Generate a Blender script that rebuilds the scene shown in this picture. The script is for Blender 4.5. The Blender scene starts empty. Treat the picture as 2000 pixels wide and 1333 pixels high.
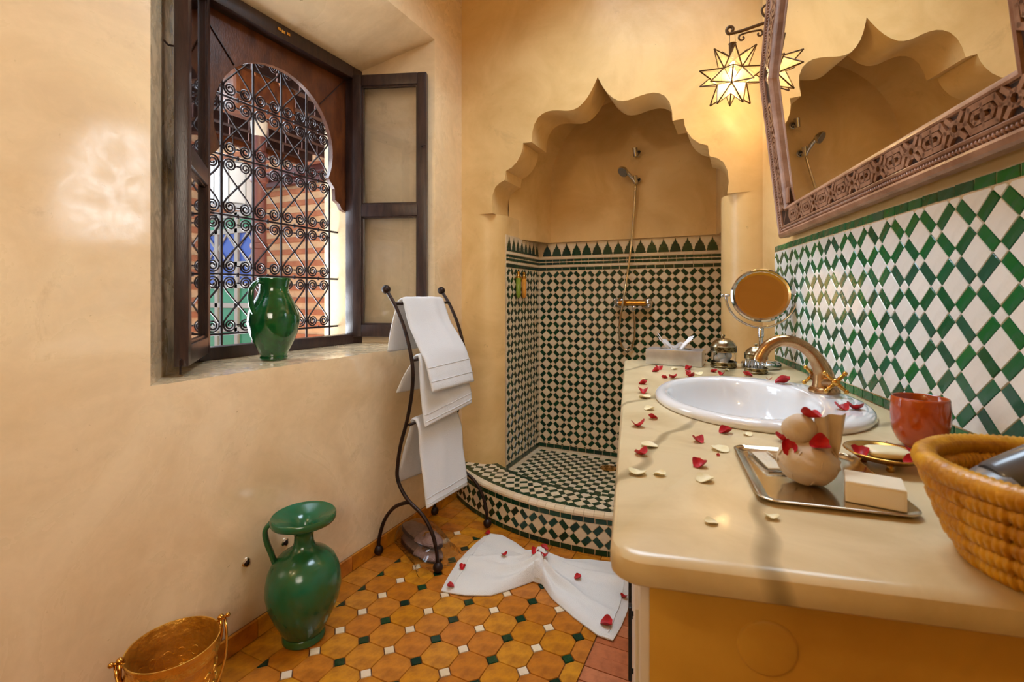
import bpy, bmesh, math, random
from math import sin, cos, pi, sqrt, atan2
from mathutils import Vector, Matrix, noise
random.seed(7)
SC = bpy.context.scene
COL = SC.collection
Vv = Vector
# ------------------------------------------------------------------ camera
cam_d = bpy.data.cameras.new('camera'); cam = bpy.data.objects.new('camera', cam_d); COL.objects.link(cam)
cam.location = (0, 0, 1.07); cam.rotation_euler = (pi/2, 0, 0.444)
cam_d.sensor_width = 36; cam_d.lens = 935/2000*36
cam_d.shift_x = -0.0025; cam_d.shift_y = -0.04325
cam_d.clip_start = 0.02
cam_d.dof.use_dof = True; cam_d.dof.focus_distance = 1.7; cam_d.dof.aperture_fstop = 8
SC.camera = cam
# ------------------------------------------------------------------ world, lights, exposure
W = bpy.data.worlds.new('world'); SC.world = W; W.use_nodes = True
bg = W.node_tree.nodes['Background']
bg.inputs[0].default_value = (0.74, 0.86, 1.0, 1); bg.inputs[1].default_value = 1.5
SC.view_settings.view_transform = 'Standard'; SC.view_settings.look = 'None'
SC.view_settings.gamma = 1; SC.view_settings.use_curve_mapping = False
SC.view_settings.exposure = 0.20
def area(name, loc, target, size, power, col, size_y=None, spread=180):
    d = bpy.data.lights.new(name, 'AREA'); d.energy = power; d.color = col
    d.shape = 'RECTANGLE'; d.size = size; d.size_y = size_y or size; d.spread = math.radians(spread)
    o = bpy.data.objects.new(name, d); COL.objects.link(o); o.location = loc
    o.rotation_euler = (Vv(target)-Vv(loc)).to_track_quat('-Z', 'Y').to_euler()
    return o
area('ceiling_fill_light', (-0.45, 1.45, 2.84), (-0.55, 1.0, 0), 0.8, 23, (0.66, 0.83, 1.0), None, 145)  # added soft fill from above, no lamp fixture hangs here
area('bedroom_lamp_light', (0.10, -1.2, 1.75), (-1.3, 0.4, 1.15), 1.1, 5.0, (1.0, 0.90, 0.74), 1.0, 62)
area('window_daylight', (-2.40, 1.42, 2.62), (-0.6, 1.15, 0.75), 1.0, 48, (0.76, 0.88, 1.0), 1.1)
area('courtyard_bounce', (-2.45, 1.43, 0.66), (-1.45, 1.43, 2.3), 0.8, 52, (0.90, 0.95, 1.0), 0.9)
sun_d = bpy.data.lights.new('sun', 'SUN'); sun_d.energy = 46; sun_d.angle = math.radians(2); sun_d.color = (.82, .91, 1.0)
sun = bpy.data.objects.new('sun', sun_d); COL.objects.link(sun); sun.rotation_euler = Vv((-.70, .0, -.62)).to_track_quat('-Z', 'Y').to_euler()
pt_d = bpy.data.lights.new('front_wall_fill', 'POINT'); pt_d.energy = 14; pt_d.color = (1, .84, .56); pt_d.shadow_soft_size = .1  # added unseen fill, brightens the front wall that the shaving mirror reflects
pt = bpy.data.objects.new('front_wall_fill', pt_d); COL.objects.link(pt); pt.location = (-1.1, -1.1, 2.5)
# ------------------------------------------------------------------ materials
def lin(c):
    c = c/255.0
    return c/12.92 if c <= 0.04045 else ((c+0.055)/1.055)**2.4
def S(r, g, b): return (lin(r), lin(g), lin(b), 1)
def mat(name, col, rough=0.5, metal=0.0, col2=None, scale=6.0, lo=0.35, hi=0.65, detail=6, bump=0.0, bscale=40, spec=0.5,
        coat=0.0, rnd=None, trans=0.0, alpha=1.0, ior=1.45, rough2=None, distort=0.0, sheen=0.0, stretch=None, emit=None, specks=0, crough=.08):
    """principled material: colour = noise blend of col/col2 (or a random pick per object from rnd), optional fine bump"""
    m = bpy.data.materials.new(name); m.use_nodes = True
    nt = m.node_tree; N = nt.nodes; L = nt.links
    p = N['Principled BSDF']
    p.inputs['Base Color'].default_value = col
    p.inputs['Roughness'].default_value = rough; p.inputs['Metallic'].default_value = metal
    p.inputs['Specular IOR Level'].default_value = spec; p.inputs['IOR'].default_value = ior
    p.inputs['Coat Weight'].default_value = coat; p.inputs['Coat Roughness'].default_value = crough
    p.inputs['Transmission Weight'].default_value = trans; p.inputs['Alpha'].default_value = alpha
    if sheen: p.inputs['Sheen Weight'].default_value = sheen
    if emit:
        p.inputs['Emission Color'].default_value = emit[0]; p.inputs['Emission Strength'].default_value = emit[1]
    tc = N.new('ShaderNodeTexCoord'); src = tc.outputs['Object']
    if stretch:
        mp = N.new('ShaderNodeMapping'); mp.inputs['Scale'].default_value = stretch
        L.new(src, mp.inputs['Vector']); src = mp.outputs[0]
    base = None
    if rnd:
        oi = N.new('ShaderNodeObjectInfo'); r = N.new('ShaderNodeValToRGB'); r.color_ramp.interpolation = 'LINEAR'
        el = r.color_ramp.elements
        while len(el) < len(rnd): el.new(0.5)
        for k, c in enumerate(rnd):
            el[k].position = k/(len(rnd)-1); el[k].color = c
        L.new(oi.outputs['Random'], r.inputs[0]); base = r.outputs[0]
    if col2:
        nz = N.new('ShaderNodeTexNoise'); nz.inputs['Scale'].default_value = scale; nz.inputs['Detail'].default_value = detail
        nz.inputs['Roughness'].default_value = 0.62; nz.inputs['Distortion'].default_value = distort
        L.new(src, nz.inputs['Vector'])
        mr = N.new('ShaderNodeMapRange'); mr.inputs[1].default_value = lo; mr.inputs[2].default_value = hi
        L.new(nz.outputs[0], mr.inputs[0])
        mx = N.new('ShaderNodeMix'); mx.data_type = 'RGBA'
        mx.inputs[6].default_value = col; mx.inputs[7].default_value = col2
        if base is not None: L.new(base, mx.inputs[6])
        L.new(mr.outputs[0], mx.inputs[0]); base = mx.outputs[2]
        if rough2 is not None:
            rr = N.new('ShaderNodeMapRange'); rr.inputs[1].default_value = lo; rr.inputs[2].default_value = hi
            rr.inputs[3].default_value = rough; rr.inputs[4].default_value = rough2
            L.new(nz.outputs[0], rr.inputs[0]); L.new(rr.outputs[0], p.inputs['Roughness'])
    if specks:                                   # worn smudges and pits in the plaster
        for sc_, a_, b_, k_ in ((5.0, .60, .78, .55), (38.0, .66, .74, 1.0)):
            n3 = N.new('ShaderNodeTexNoise'); n3.inputs['Scale'].default_value = sc_; n3.inputs['Detail'].default_value = 9; n3.inputs['Roughness'].default_value = .7; n3.inputs['Distortion'].default_value = .4
            L.new(src, n3.inputs['Vector']); mr = N.new('ShaderNodeMapRange'); mr.inputs[1].default_value = a_; mr.inputs[2].default_value = b_; mr.inputs[4].default_value = specks*k_
            L.new(n3.outputs[0], mr.inputs[0]); mx = N.new('ShaderNodeMix'); mx.data_type = 'RGBA'; mx.inputs[7].default_value = S(150, 112, 66)
            L.new(mr.outputs[0], mx.inputs[0]); L.new(base, mx.inputs[6]); base = mx.outputs[2]
    if base is not None: L.new(base, p.inputs['Base Color'])
    if bump:
        n2 = N.new('ShaderNodeTexNoise'); n2.inputs['Scale'].default_value = bscale; n2.inputs['Detail'].default_value = 5
        L.new(src, n2.inputs['Vector'])
        b = N.new('ShaderNodeBump'); b.inputs['Strength'].default_value = bump; b.inputs['Distance'].default_value = 0.01
        L.new(n2.outputs[0], b.inputs['Height']); L.new(b.outputs[0], p.inputs['Normal'])
    return m
M = {}
def patchy_coat(m, scale, lo, hi, cior):
    nt = m.node_tree; N = nt.nodes; L = nt.links; p_ = N['Principled BSDF']; p_.inputs['Coat IOR'].default_value = cior
    tc = N.new('ShaderNodeTexCoord'); nz = N.new('ShaderNodeTexNoise'); nz.inputs['Scale'].default_value = scale; nz.inputs['Detail'].default_value = 7; nz.inputs['Roughness'].default_value = .65; nz.inputs['Distortion'].default_value = .8
    mr = N.new('ShaderNodeMapRange'); mr.inputs[1].default_value = .40; mr.inputs[2].default_value = .58; mr.inputs[3].default_value = lo; mr.inputs[4].default_value = hi
    L.new(tc.outputs['Object'], nz.inputs['Vector']); L.new(nz.outputs[0], mr.inputs[0]); L.new(mr.outputs[0], p_.inputs['Coat Weight'])
M['plaster'] = mat('polished_lime_plaster', S(230, 194, 134), 0.28, col2=S(208, 168, 104), scale=3.0, lo=.38, hi=.72, distort=.6, specks=.75, bump=0.14, bscale=16, rough2=0.5)
M['plaster_side'] = mat('polished_pink_lime_plaster', S(234, 208, 168), 0.22, col2=S(212, 180, 136), scale=2.6, lo=.38, hi=.74, distort=.8, specks=.85, coat=1.0, crough=.10, bump=0.14, bscale=14, rough2=0.46)
patchy_coat(M['plaster_side'], 16, .42, 1.0, 1.7)
M['ochre'] = mat('ochre_plaster', S(244, 216, 104), 0.5, col2=S(236, 200, 84), scale=3, bump=0.08)
M['vanity'] = mat('ochre_vanity_plaster', S(226, 178, 78), 0.42, col2=S(206, 154, 58), scale=4, bump=0.08, bscale=18)
M['grout'] = mat('tan_grout', S(222, 198, 160), 0.85, col2=S(200, 172, 132), scale=30)
M['floor_grout'] = mat('dark_floor_grout', S(122, 72, 36), 0.7, col2=S(96, 60, 34), scale=20)
M['octagon'] = mat('waxed_terracotta', S(190, 110, 30), 0.3, rnd=[S(204, 136, 26), S(188, 112, 20), S(196, 120, 42), S(210, 146, 32)], col2=S(132, 70, 22), scale=22, lo=0.40, hi=0.80, bump=0.12, bscale=60)
M['brick_tile'] = mat('rough_terracotta', S(176, 98, 58), 0.38, rnd=[S(186, 104, 60), S(196, 124, 84), S(170, 88, 44)], col2=S(128, 66, 36), scale=24, lo=0.45, hi=0.85, bump=0.15, bscale=60)
GREENS = [S(10, 84, 46), S(22, 96, 62), S(0, 102, 40), S(38, 88, 70), S(8, 72, 44), S(14, 108, 52)]
M['green'] = mat('green_glaze', S(16, 92, 52), 0.16, rnd=GREENS, col2=S(50, 100, 84), scale=45, lo=0.5, hi=0.85, bump=0.12, bscale=55)
M['dgreen'] = mat('dark_green_glaze', S(10, 52, 34), 0.18, rnd=[S(8, 48, 30), S(14, 60, 34), S(6, 40, 30), S(26, 58, 30)], bump=0.12, bscale=55)
M['white'] = mat('white_glaze', S(232, 230, 226), 0.16, rnd=[S(236, 234, 231), S(228, 225, 220), S(232, 231, 230)], col2=S(214, 212, 206), scale=35, lo=0.5, hi=0.9, bump=0.08, bscale=50)
M['cream'] = mat('cream_glaze', S(226, 206, 172), 0.2, rnd=[S(230, 212, 180), S(220, 196, 160), S(224, 204, 176)], col2=S(206, 180, 146), scale=35, lo=0.5, hi=0.9, bump=0.08, bscale=50)
M['wood'] = mat('dark_walnut_frame', S(62, 42, 36), 0.32, col2=S(40, 27, 26), scale=9, bump=0.1, bscale=60, stretch=(6, 6, 1))
M['wood_red'] = mat('red_brown_cedar', S(104, 56, 24), 0.36, col2=S(70, 34, 16), scale=7, bump=0.1, bscale=60, stretch=(3, 3, 1.2))
M['carved'] = mat('carved_cedar', S(172, 130, 106), 0.34, col2=S(130, 90, 66), scale=14, bump=0.1, bscale=80)
M['carved_shade'] = mat('carved_cedar_recess_shade', S(66, 40, 28), 0.55, col2=S(46, 28, 20), scale=20)  # dark tone paints the shade between the carved straps
M['iron'] = mat('black_wrought_iron', S(34, 24, 22), 0.42, 0.6, col2=S(56, 38, 30), scale=30, bump=0.1)
M['iron_rust'] = mat('brown_grille_iron', S(48, 30, 30), 0.5, 0.3, col2=S(30, 20, 22), scale=20)
M['lamp_iron'] = mat('brown_lamp_iron', S(86, 58, 26), 0.45, 0.5, col2=S(60, 40, 20), scale=30)
M['glass'] = mat('window_glass', (1, 1, 1, 1), 0.02, trans=1.0, ior=1.45)
M['mirror'] = mat('mirror_glass', (0.93, 0.92, 0.90, 1), 0.0, 1.0)
M['marble'] = mat('cream_marble', S(220, 200, 158), 0.28, col2=S(196, 172, 126), scale=4.5, lo=0.42, hi=0.72, distort=1.2, coat=0.12)
M['porcelain'] = mat('white_porcelain', S(232, 233, 235), 0.07, coat=0.5)
M['jade'] = mat('deep_green_glaze', S(10, 82, 34), 0.10, col2=S(6, 56, 28), scale=14, bump=0.10, bscale=18, coat=0.6)
M['urn'] = mat('worn_green_glaze', S(18, 96, 68), 0.20, col2=S(46, 78, 30), scale=7, bump=0.14, bscale=22, coat=0.3)
M['brass'] = mat('hammered_brass', S(238, 192, 92), 0.26, 0.85, col2=S(206, 154, 60), scale=20, bump=0.5, bscale=46)
M['brass_smooth'] = mat('polished_brass', S(214, 166, 84), 0.20, 1.0, col2=S(190, 136, 58), scale=20)
M['bronze'] = mat('brushed_bronze', S(192, 158, 114), 0.26, 1.0, col2=S(166, 124, 84), scale=30)
M['chrome'] = mat('chrome', S(205, 205, 208), 0.10, 1.0)
M['pewter'] = mat('tarnished_pewter', S(176, 164, 138), 0.26, 1.0, col2=S(140, 126, 96), scale=40)
M['steel'] = mat('brushed_silver', S(205, 207, 212), 0.3, 0.75, col2=S(178, 178, 184), scale=12)
M['silver'] = mat('silver_plate', S(222, 214, 198), 0.14, 1.0, col2=S(200, 186, 160), scale=10)
M['pierced'] = mat('pierced_brass', S(150, 132, 92), 0.34, 1.0, col2=S(60, 48, 30), scale=90, lo=0.45, hi=0.55)
M['towel'] = mat('white_terry', S(226, 227, 230), 0.95, bump=0.5, bscale=420, sheen=0.3)
M['towel_floor'] = mat('white_bath_mat_terry', S(232, 230, 226), 0.95, bump=0.5, bscale=420, sheen=0.3)
M['red'] = mat('red_petal', S(196, 8, 22), 0.5, col2=S(150, 2, 14), scale=60)
M['ivory'] = mat('ivory_petal', S(240, 230, 196), 0.5, col2=S(228, 212, 160), scale=50)
M['terracotta'] = mat('glazed_orange_terracotta', S(186, 78, 20), 0.16, col2=S(158, 58, 12), scale=14, coat=0.5)
M['straw'] = mat('amber_straw', S(224, 166, 36), 0.42, col2=S(180, 118, 12), scale=40, bump=0.2, bscale=90, coat=0.15)
M['wrap'] = mat('wrapping_tissue', S(206, 184, 152), 0.6, col2=S(190, 166, 136), scale=18, bump=0.3, bscale=30)
M['carton'] = mat('ivory_carton', S(236, 222, 194), 0.45)
M['tissue'] = mat('paper_tissue', S(240, 240, 244), 0.8)
M['soap'] = mat('cream_soap', S(238, 226, 184), 0.35)
M['black'] = mat('black_plastic', S(26, 27, 30), 0.3, col2=S(44, 45, 50), scale=5)
M['slate'] = mat('slate_plastic', S(92, 94, 98), 0.28, col2=S(74, 76, 80), scale=5, coat=.3)
M['grey'] = mat('grey_plastic', S(120, 120, 122), 0.3)
M['bounce_white'] = mat('bounce_wall_white', S(228, 230, 232), .9, col2=S(214, 216, 218), scale=3)  # even white for the added bounce wall
M['whitepaint'] = mat('white_paint', S(226, 218, 214), 0.45)
M['slipper'] = mat('plum_felt', S(142, 114, 104), 0.8, col2=S(118, 90, 82), scale=30, bump=0.2, bscale=200)
M['sole'] = mat('dark_sole', S(58, 42, 38), 0.7)
M['cellophane'] = mat('cellophane', (1, 1, 1, 1), 0.04, trans=1.0, ior=1.07, bump=0.5, bscale=40, coat=0.5)
M['clear'] = mat('clear_glass', (0.97, 0.98, 1, 1), 0.02, trans=1.0, ior=1.12)
M['cotton'] = mat('white_cotton', S(236, 238, 242), 0.9, bump=0.4, bscale=60)
M['gel_green'] = mat('green_gel', S(120, 140, 40), 0.2, coat=0.4)
M['gel_orange'] = mat('orange_gel', S(214, 140, 50), 0.2, coat=0.4)
M['stripe_light'] = mat('cream_brick', S(206, 166, 126), 0.85, col2=S(190, 146, 104), scale=6)
M['stripe_dark'] = mat('terracotta_brick', S(170, 106, 70), 0.85, col2=S(150, 84, 54), scale=6)
M['column'] = mat('oxblood_column', S(92, 46, 38), 0.35, col2=S(80, 40, 36), scale=4)
M['blue'] = mat('blue_pane', S(70, 98, 180), 0.25)
M['mint'] = mat('mint_pane', S(66, 146, 104), 0.25)
M['doorwhite'] = mat('pale_door_paint', S(176, 166, 154), 0.5)
M['shade'] = mat('white_lamp_fabric', S(206, 210, 214), 0.8)
M['paving'] = mat('courtyard_paving', S(170, 128, 96), 0.8, col2=S(140, 104, 80), scale=4)
# lantern glass: thin frosted pane lit from the bulb inside
def pane_mat():
    m = bpy.data.materials.new('lantern_pane'); m.use_nodes = True; nt = m.node_tree; N = nt.nodes; L = nt.links
    N.clear(); out = N.new('ShaderNodeOutputMaterial')
    tr = N.new('ShaderNodeBsdfTransparent'); tr.inputs[0].default_value = (1, .93, .78, 1)
    tl = N.new('ShaderNodeBsdfTranslucent'); tl.inputs[0].default_value = (.62, .54, .38, 1)
    em = N.new('ShaderNodeEmission'); em.inputs[0].default_value = (1, .80, .44, 1); em.inputs[1].default_value = 0.10
    m1 = N.new('ShaderNodeMixShader'); m1.inputs[0].default_value = 0.80
    ad = N.new('ShaderNodeAddShader')
    L.new(tl.outputs[0], m1.inputs[1]); L.new(tr.outputs[0], m1.inputs[2])
    L.new(m1.outputs[0], ad.inputs[0]); L.new(em.outputs[0], ad.inputs[1]); L.new(ad.outputs[0], out.inputs[0])
    return m
M['pane'] = pane_mat()
# ------------------------------------------------------------------ builders
ORG = {}
def obj(name, V, F, m, parent=None, origin=None, smooth=False, midx=None):
    """one mesh object; V in world coordinates, origin = its own base point"""
    if origin is None: origin = ORG[parent.name] if parent else Vv((0, 0, 0))
    origin = Vv(origin)
    me = bpy.data.meshes.new(name); me.from_pydata([tuple(Vv(v)-origin) for v in V], [], F)
    for mm in (m if isinstance(m, list) else [m]): me.materials.append(mm)
    if midx: me.polygons.foreach_set('material_index', midx)
    if smooth is True: me.polygons.foreach_set('use_smooth', [True]*len(me.polygons))
    elif smooth: me.shade_auto(smooth) if hasattr(me, 'shade_auto') else None
    me.update()
    o = bpy.data.objects.new(name, me); COL.objects.link(o)
    o.location = origin - (ORG[parent.name] if parent else Vv((0, 0, 0)))
    if parent: o.parent = parent
    ORG[o.name] = origin
    return o
def thing(name, label, cat, loc, group=None):
    o = bpy.data.objects.new(name, None); o.empty_display_size = 0.05; COL.objects.link(o); o.location = loc
    o['label'] = label; o['category'] = cat
    if group: o['group'] = group
    ORG[o.name] = Vv(loc)
    return o
def tag(o, label, cat, group=None):
    o['label'] = label; o['category'] = cat
    if group: o['group'] = group
    return o
def struct(o): o['kind'] = 'structure'; return o
class MB:
    def __init__(s): s.V = []; s.F = []; s.I = []; s.mi = 0
    def add(s, V, F):
        b = len(s.V); s.V += [Vv(v) for v in V]; s.F += [tuple(i+b for i in f) for f in F]; s.I += [s.mi]*len(F); return s
    def box(s, c, d, R=None, bev=0.0):
        c = Vv(c); R = R or Matrix.Identity(3)
        x, y, z = [k/2 for k in d]
        if bev <= 0:
            P = [Vv((sx*x, sy*y, sz*z)) for sx in (-1, 1) for sy in (-1, 1) for sz in (-1, 1)]
            F = [(0, 1, 3, 2), (4, 6, 7, 5), (0, 4, 5, 1), (2, 3, 7, 6), (0, 2, 6, 4), (1, 5, 7, 3)]
            return s.add([c+R@p for p in P], F)
        bm = bmesh.new(); bmesh.ops.create_cube(bm, size=1)
        for v in bm.verts: v.co = Vv((v.co.x*d[0], v.co.y*d[1], v.co.z*d[2]))
        bmesh.ops.bevel(bm, geom=bm.edges[:], offset=bev, segments=2, profile=0.6, affect='EDGES')
        bm.verts.index_update()
        V = [c+R@v.co for v in bm.verts]; F = [tuple(v.index for v in f.verts) for f in bm.faces]; bm.free()
        return s.add(V, F)
    def lathe(s, prof, c, seg=32, R=None, sx=1, sy=1, ripple=None):
        c = Vv(c); R = R or Matrix.Identity(3); V = []; F = []
        n = len(prof)
        for k in range(seg):
            a = 2*pi*k/seg
            for i, (r, z) in enumerate(prof):
                rr = r*(1+ripple(a, i)) if ripple else r
                V.append(c+R@Vv((rr*cos(a)*sx, rr*sin(a)*sy, z)))
        for k in range(seg):
            k2 = (k+1) % seg
            for i in range(n-1):
                if prof[i][0] == 0 and prof[i+1][0] == 0: continue
                F.append((k*n+i, k2*n+i, k2*n+i+1, k*n+i+1))
        return s.add(V, F)
    def tube(s, path, r, seg=8, caps=True, flat=1.0, up=None):
        P = [Vv(p) for p in path]; n = len(P)
        rs = r if isinstance(r, (list, tuple)) else [r]*n
        V = []; F = []; prev = None
        for i in range(n):
            t = (P[min(i+1, n-1)]-P[max(i-1, 0)]).normalized()
            if prev is None:
                a = Vv(up) if up else (Vv((0, 0, 1)) if abs(t.z) < 0.9 else Vv((1, 0, 0)))
                x = (a - t*a.dot(t)).normalized()
            else: x = (prev - t*prev.dot(t)).normalized()
            prev = x; y = t.cross(x)
            for k in range(seg):
                a = 2*pi*k/seg
                V.append(P[i]+x*(cos(a)*rs[i]*flat)+y*(sin(a)*rs[i]))
        for i in range(n-1):
            for k in range(seg):
                k2 = (k+1) % seg
                F.append((i*seg+k, i*seg+k2, (i+1)*seg+k2, (i+1)*seg+k))
        if caps:
            F.append(tuple(range(seg))[::-1]); F.append(tuple((n-1)*seg+k for k in range(seg)))
        return s.add(V, F)
    def ball(s, c, r, seg=14, rings=9, sz=1.0):
        prof = [(r*sin(pi*i/rings), -r*sz*cos(pi*i/rings)) for i in range(rings+1)]
        prof[0] = (0.0001, prof[0][1]); prof[-1] = (0.0001, prof[-1][1])
        return s.lathe(prof, c, seg)
    def prism(s, poly, fn, d0, d1):
        """poly: list of (u,v); fn(u,v,d) -> world; closed solid between d0 and d1"""
        n = len(poly)
        V = [fn(u, v, d0) for u, v in poly]+[fn(u, v, d1) for u, v in poly]
        F = [tuple(range(n))[::-1], tuple(range(n, 2*n))]+[(i, (i+1) % n, n+(i+1) % n, n+i) for i in range(n)]
        return s.add(V, F)
    def grid(s, rows, close_u=False, close_v=False):
        nr = len(rows); nc = len(rows[0]); F = []
        for i in range(nr if close_u else nr-1):
            for j in range(nc if close_v else nc-1):
                i2 = (i+1) % nr; j2 = (j+1) % nc
                F.append((i*nc+j, i*nc+j2, i2*nc+j2, i2*nc+j))
        return s.add([p for r in rows for p in r], F)
    def build(s, name, m, parent=None, origin=None, smooth=False, fix=True):
        o = obj(name, s.V, s.F, m, parent, origin, smooth is True, s.I if isinstance(m, list) else None)
        if fix:
            bm = bmesh.new(); bm.from_mesh(o.data); bmesh.ops.recalc_face_normals(bm, faces=bm.faces[:])
            bm.to_mesh(o.data); bm.free()
        if smooth and smooth is not True:
            o.data.polygons.foreach_set('use_smooth', [True]*len(o.data.polygons))
            bm = bmesh.new(); bm.from_mesh(o.data)
            for e in bm.edges:
                if len(e.link_faces) == 2 and e.calc_face_angle(0) > smooth: e.smooth = False
            bm.to_mesh(o.data); bm.free()
        return o
def bez(pts, n=10):
    """Catmull-Rom through points"""
    P = [Vv(p) for p in pts]; out = []
    for i in range(len(P)-1):
        p0 = P[max(i-1, 0)]; p1 = P[i]; p2 = P[i+1]; p3 = P[min(i+2, len(P)-1)]
        for k in range(n):
            t = k/n
            out.append(0.5*((2*p1)+(p2-p0)*t+(2*p0-5*p1+4*p2-p3)*t*t+(-p0+3*p1-3*p2+p3)*t**3))
    out.append(P[-1]); return out
def rz(a): return Matrix.Rotation(a, 3, 'Z')
def clip_poly(P, u0, u1, v0, v1):
    def half(P, f):
        out = []
        for i in range(len(P)):
            a, b = P[i], P[(i+1) % len(P)]; fa, fb = f(a), f(b)
            if fa >= 0: out.append(a)
            if (fa > 0 and fb < 0) or (fa < 0 and fb > 0):
                t = fa/(fa-fb); out.append((a[0]+(b[0]-a[0])*t, a[1]+(b[1]-a[1])*t))
        return out
    for f in (lambda p: p[0]-u0, lambda p: u1-p[0], lambda p: p[1]-v0, lambda p: v1-p[1]):
        P = half(P, f)
        if len(P) < 3: return []
    return P
def parea(P): return 0.5*abs(sum(P[i][0]*P[(i+1) % len(P)][1]-P[(i+1) % len(P)][0]*P[i][1] for i in range(len(P))))
def tile_geo(P, fn, h, ch=0.0007, tilt=0.0):
    """chamfered tile solid over polygon P (u,v); fn(u,v,d)"""
    n = len(P); cu = sum(p[0] for p in P)/n; cv = sum(p[1] for p in P)/n
    tu = random.uniform(-tilt, tilt); tv = random.uniform(-tilt, tilt)
    V = []
    for (u, v) in P: V.append(fn(u, v, -0.003))
    for (u, v) in P: V.append(fn(u, v, h*0.45+(u-cu)*tu+(v-cv)*tv))
    for (u, v) in P:
        l = max(sqrt((u-cu)**2+(v-cv)**2), 1e-6); k = max(1-ch*1.4/l, 0.3)
        uu = cu+(u-cu)*k; vv = cv+(v-cv)*k
        V.append(fn(uu, vv, h+(uu-cu)*tu+(vv-cv)*tv))
    F = []
    for i in range(n):
        j = (i+1) % n
        F += [(i, j, n+j, n+i), (n+i, n+j, 2*n+j, 2*n+i)]
    F.append(tuple(range(2*n, 3*n)))
    return V, F, (cu, cv)
def put_tiles(parent, lst, fn, h, keep, stuff_name, tilt=0.02):
    """lst: (name, polygon, material, priority). The `keep` best of each name become parts, the rest one stuff part"""
    by = {}
    for it in lst: by.setdefault(it[0], []).append(it)
    rest = {}
    for name, L in by.items():
        L.sort(key=lambda it: -it[3])
        lim = keep if isinstance(keep, int) else keep.get(name, 0)
        for k, (nm, P, m, pr) in enumerate(L):
            V, F, c = tile_geo(P, fn, h, tilt=tilt)
            if k < lim and pr > -1e8: obj(nm, V, F, m, parent, origin=fn(c[0], c[1], 0))
            else:
                mb = rest.setdefault(m.name, (MB(), m)); mb[0].add(V, F)
    if rest:
        mb = MB(); ms = []
        for k, (b, m) in enumerate(rest.values()):
            mb.mi = k; mb.add(b.V, b.F); ms.append(m)
        o = mb.build(stuff_name, ms, parent, fix=False); o['kind'] = 'stuff'
def zellige(u0, u1, v0, v1, pu, pv, cu, cv, f, green, white, pri, gap=0.016, small='small_white_tile'):
    """squares, rectangles and small squares on a 45 degree lattice; (cu,cv) = centre of one small square"""
    e1 = (pu/2, pv/2); e2 = (pu/2, -pv/2); k = (1+f)/2
    ou = cu-k*(e1[0]+e2[0]); ov = cv-k*(e1[1]+e2[1])
    out = []; R = int(max((u1-u0)/pu, (v1-v0)/pv)*1.5)+int(abs(cu-u0)/pu+abs(cv-v0)/pv)+4
    kinds = (('white_tile', 0, f, 0, f, white), ('green_tile', f, 1, 0, f, green), ('green_tile', 0, f, f, 1, green), (small, f, 1, f, 1, white))
    for i in range(-R, R+1):
        for j in range(-R, R+1):
            bu = ou+i*e1[0]+j*e2[0]; bv = ov+i*e1[1]+j*e2[1]
            if bu < u0-pu or bu > u1+pu or bv < v0-pv or bv > v1+pv: continue
            for nm, a0, a1, b0, b1, m in kinds:
                P = [(bu+a*e1[0]+b*e2[0], bv+a*e1[1]+b*e2[1]) for a, b in ((a0+gap, b0+gap), (a1-gap, b0+gap), (a1-gap, b1-gap), (a0+gap, b1-gap))]
                Q = clip_poly(P, u0, u1, v0, v1)
                if len(Q) < 3 or parea(Q) < 2e-5: continue
                c = (sum(q[0] for q in Q)/len(Q), sum(q[1] for q in Q)/len(Q))
                out.append((nm, Q, m, pri(c[0], c[1], parea(Q))))
    return out
def strip_tiles(name, u0, u1, v0, v1, length, m, pri, g=0.0015):
    n = max(1, round((u1-u0)/length)); L = (u1-u0)/n; out = []
    for k in range(n):
        a = u0+k*L+g; b = u0+(k+1)*L-g
        j = lambda: random.uniform(-0.0008, 0.0008)
        P = [(a+j(), v0+j()), (b+j(), v0+j()), (b+j(), v1+j()), (a+j(), v1+j())]
        out.append((name, P, m, pri((a+b)/2, (v0+v1)/2, parea(P))))
    return out
# counter / right wall frame: n = distance towards the right wall, t = along the wall away from the camera
A = 0.209
NH = Vv((cos(A), sin(A), 0)); TH = Vv((-sin(A), cos(A), 0)); ZH = Vv((0, 0, 1))
def Wp(n, t, z): return NH*n+TH*t+ZH*z
RT = rz(A)                                   # local x -> n, y -> t
D = 0.53                                     # right wall plane
XL = -1.385                                  # left wall plane
YA = 2.238                                   # arch wall plane
YB = 2.80                                    # shower back wall
XS = -1.16                                   # shower side wall (tiles)
XC = -0.625                                  # arch axis
ZC = 0.834                                   # worktop height
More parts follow.
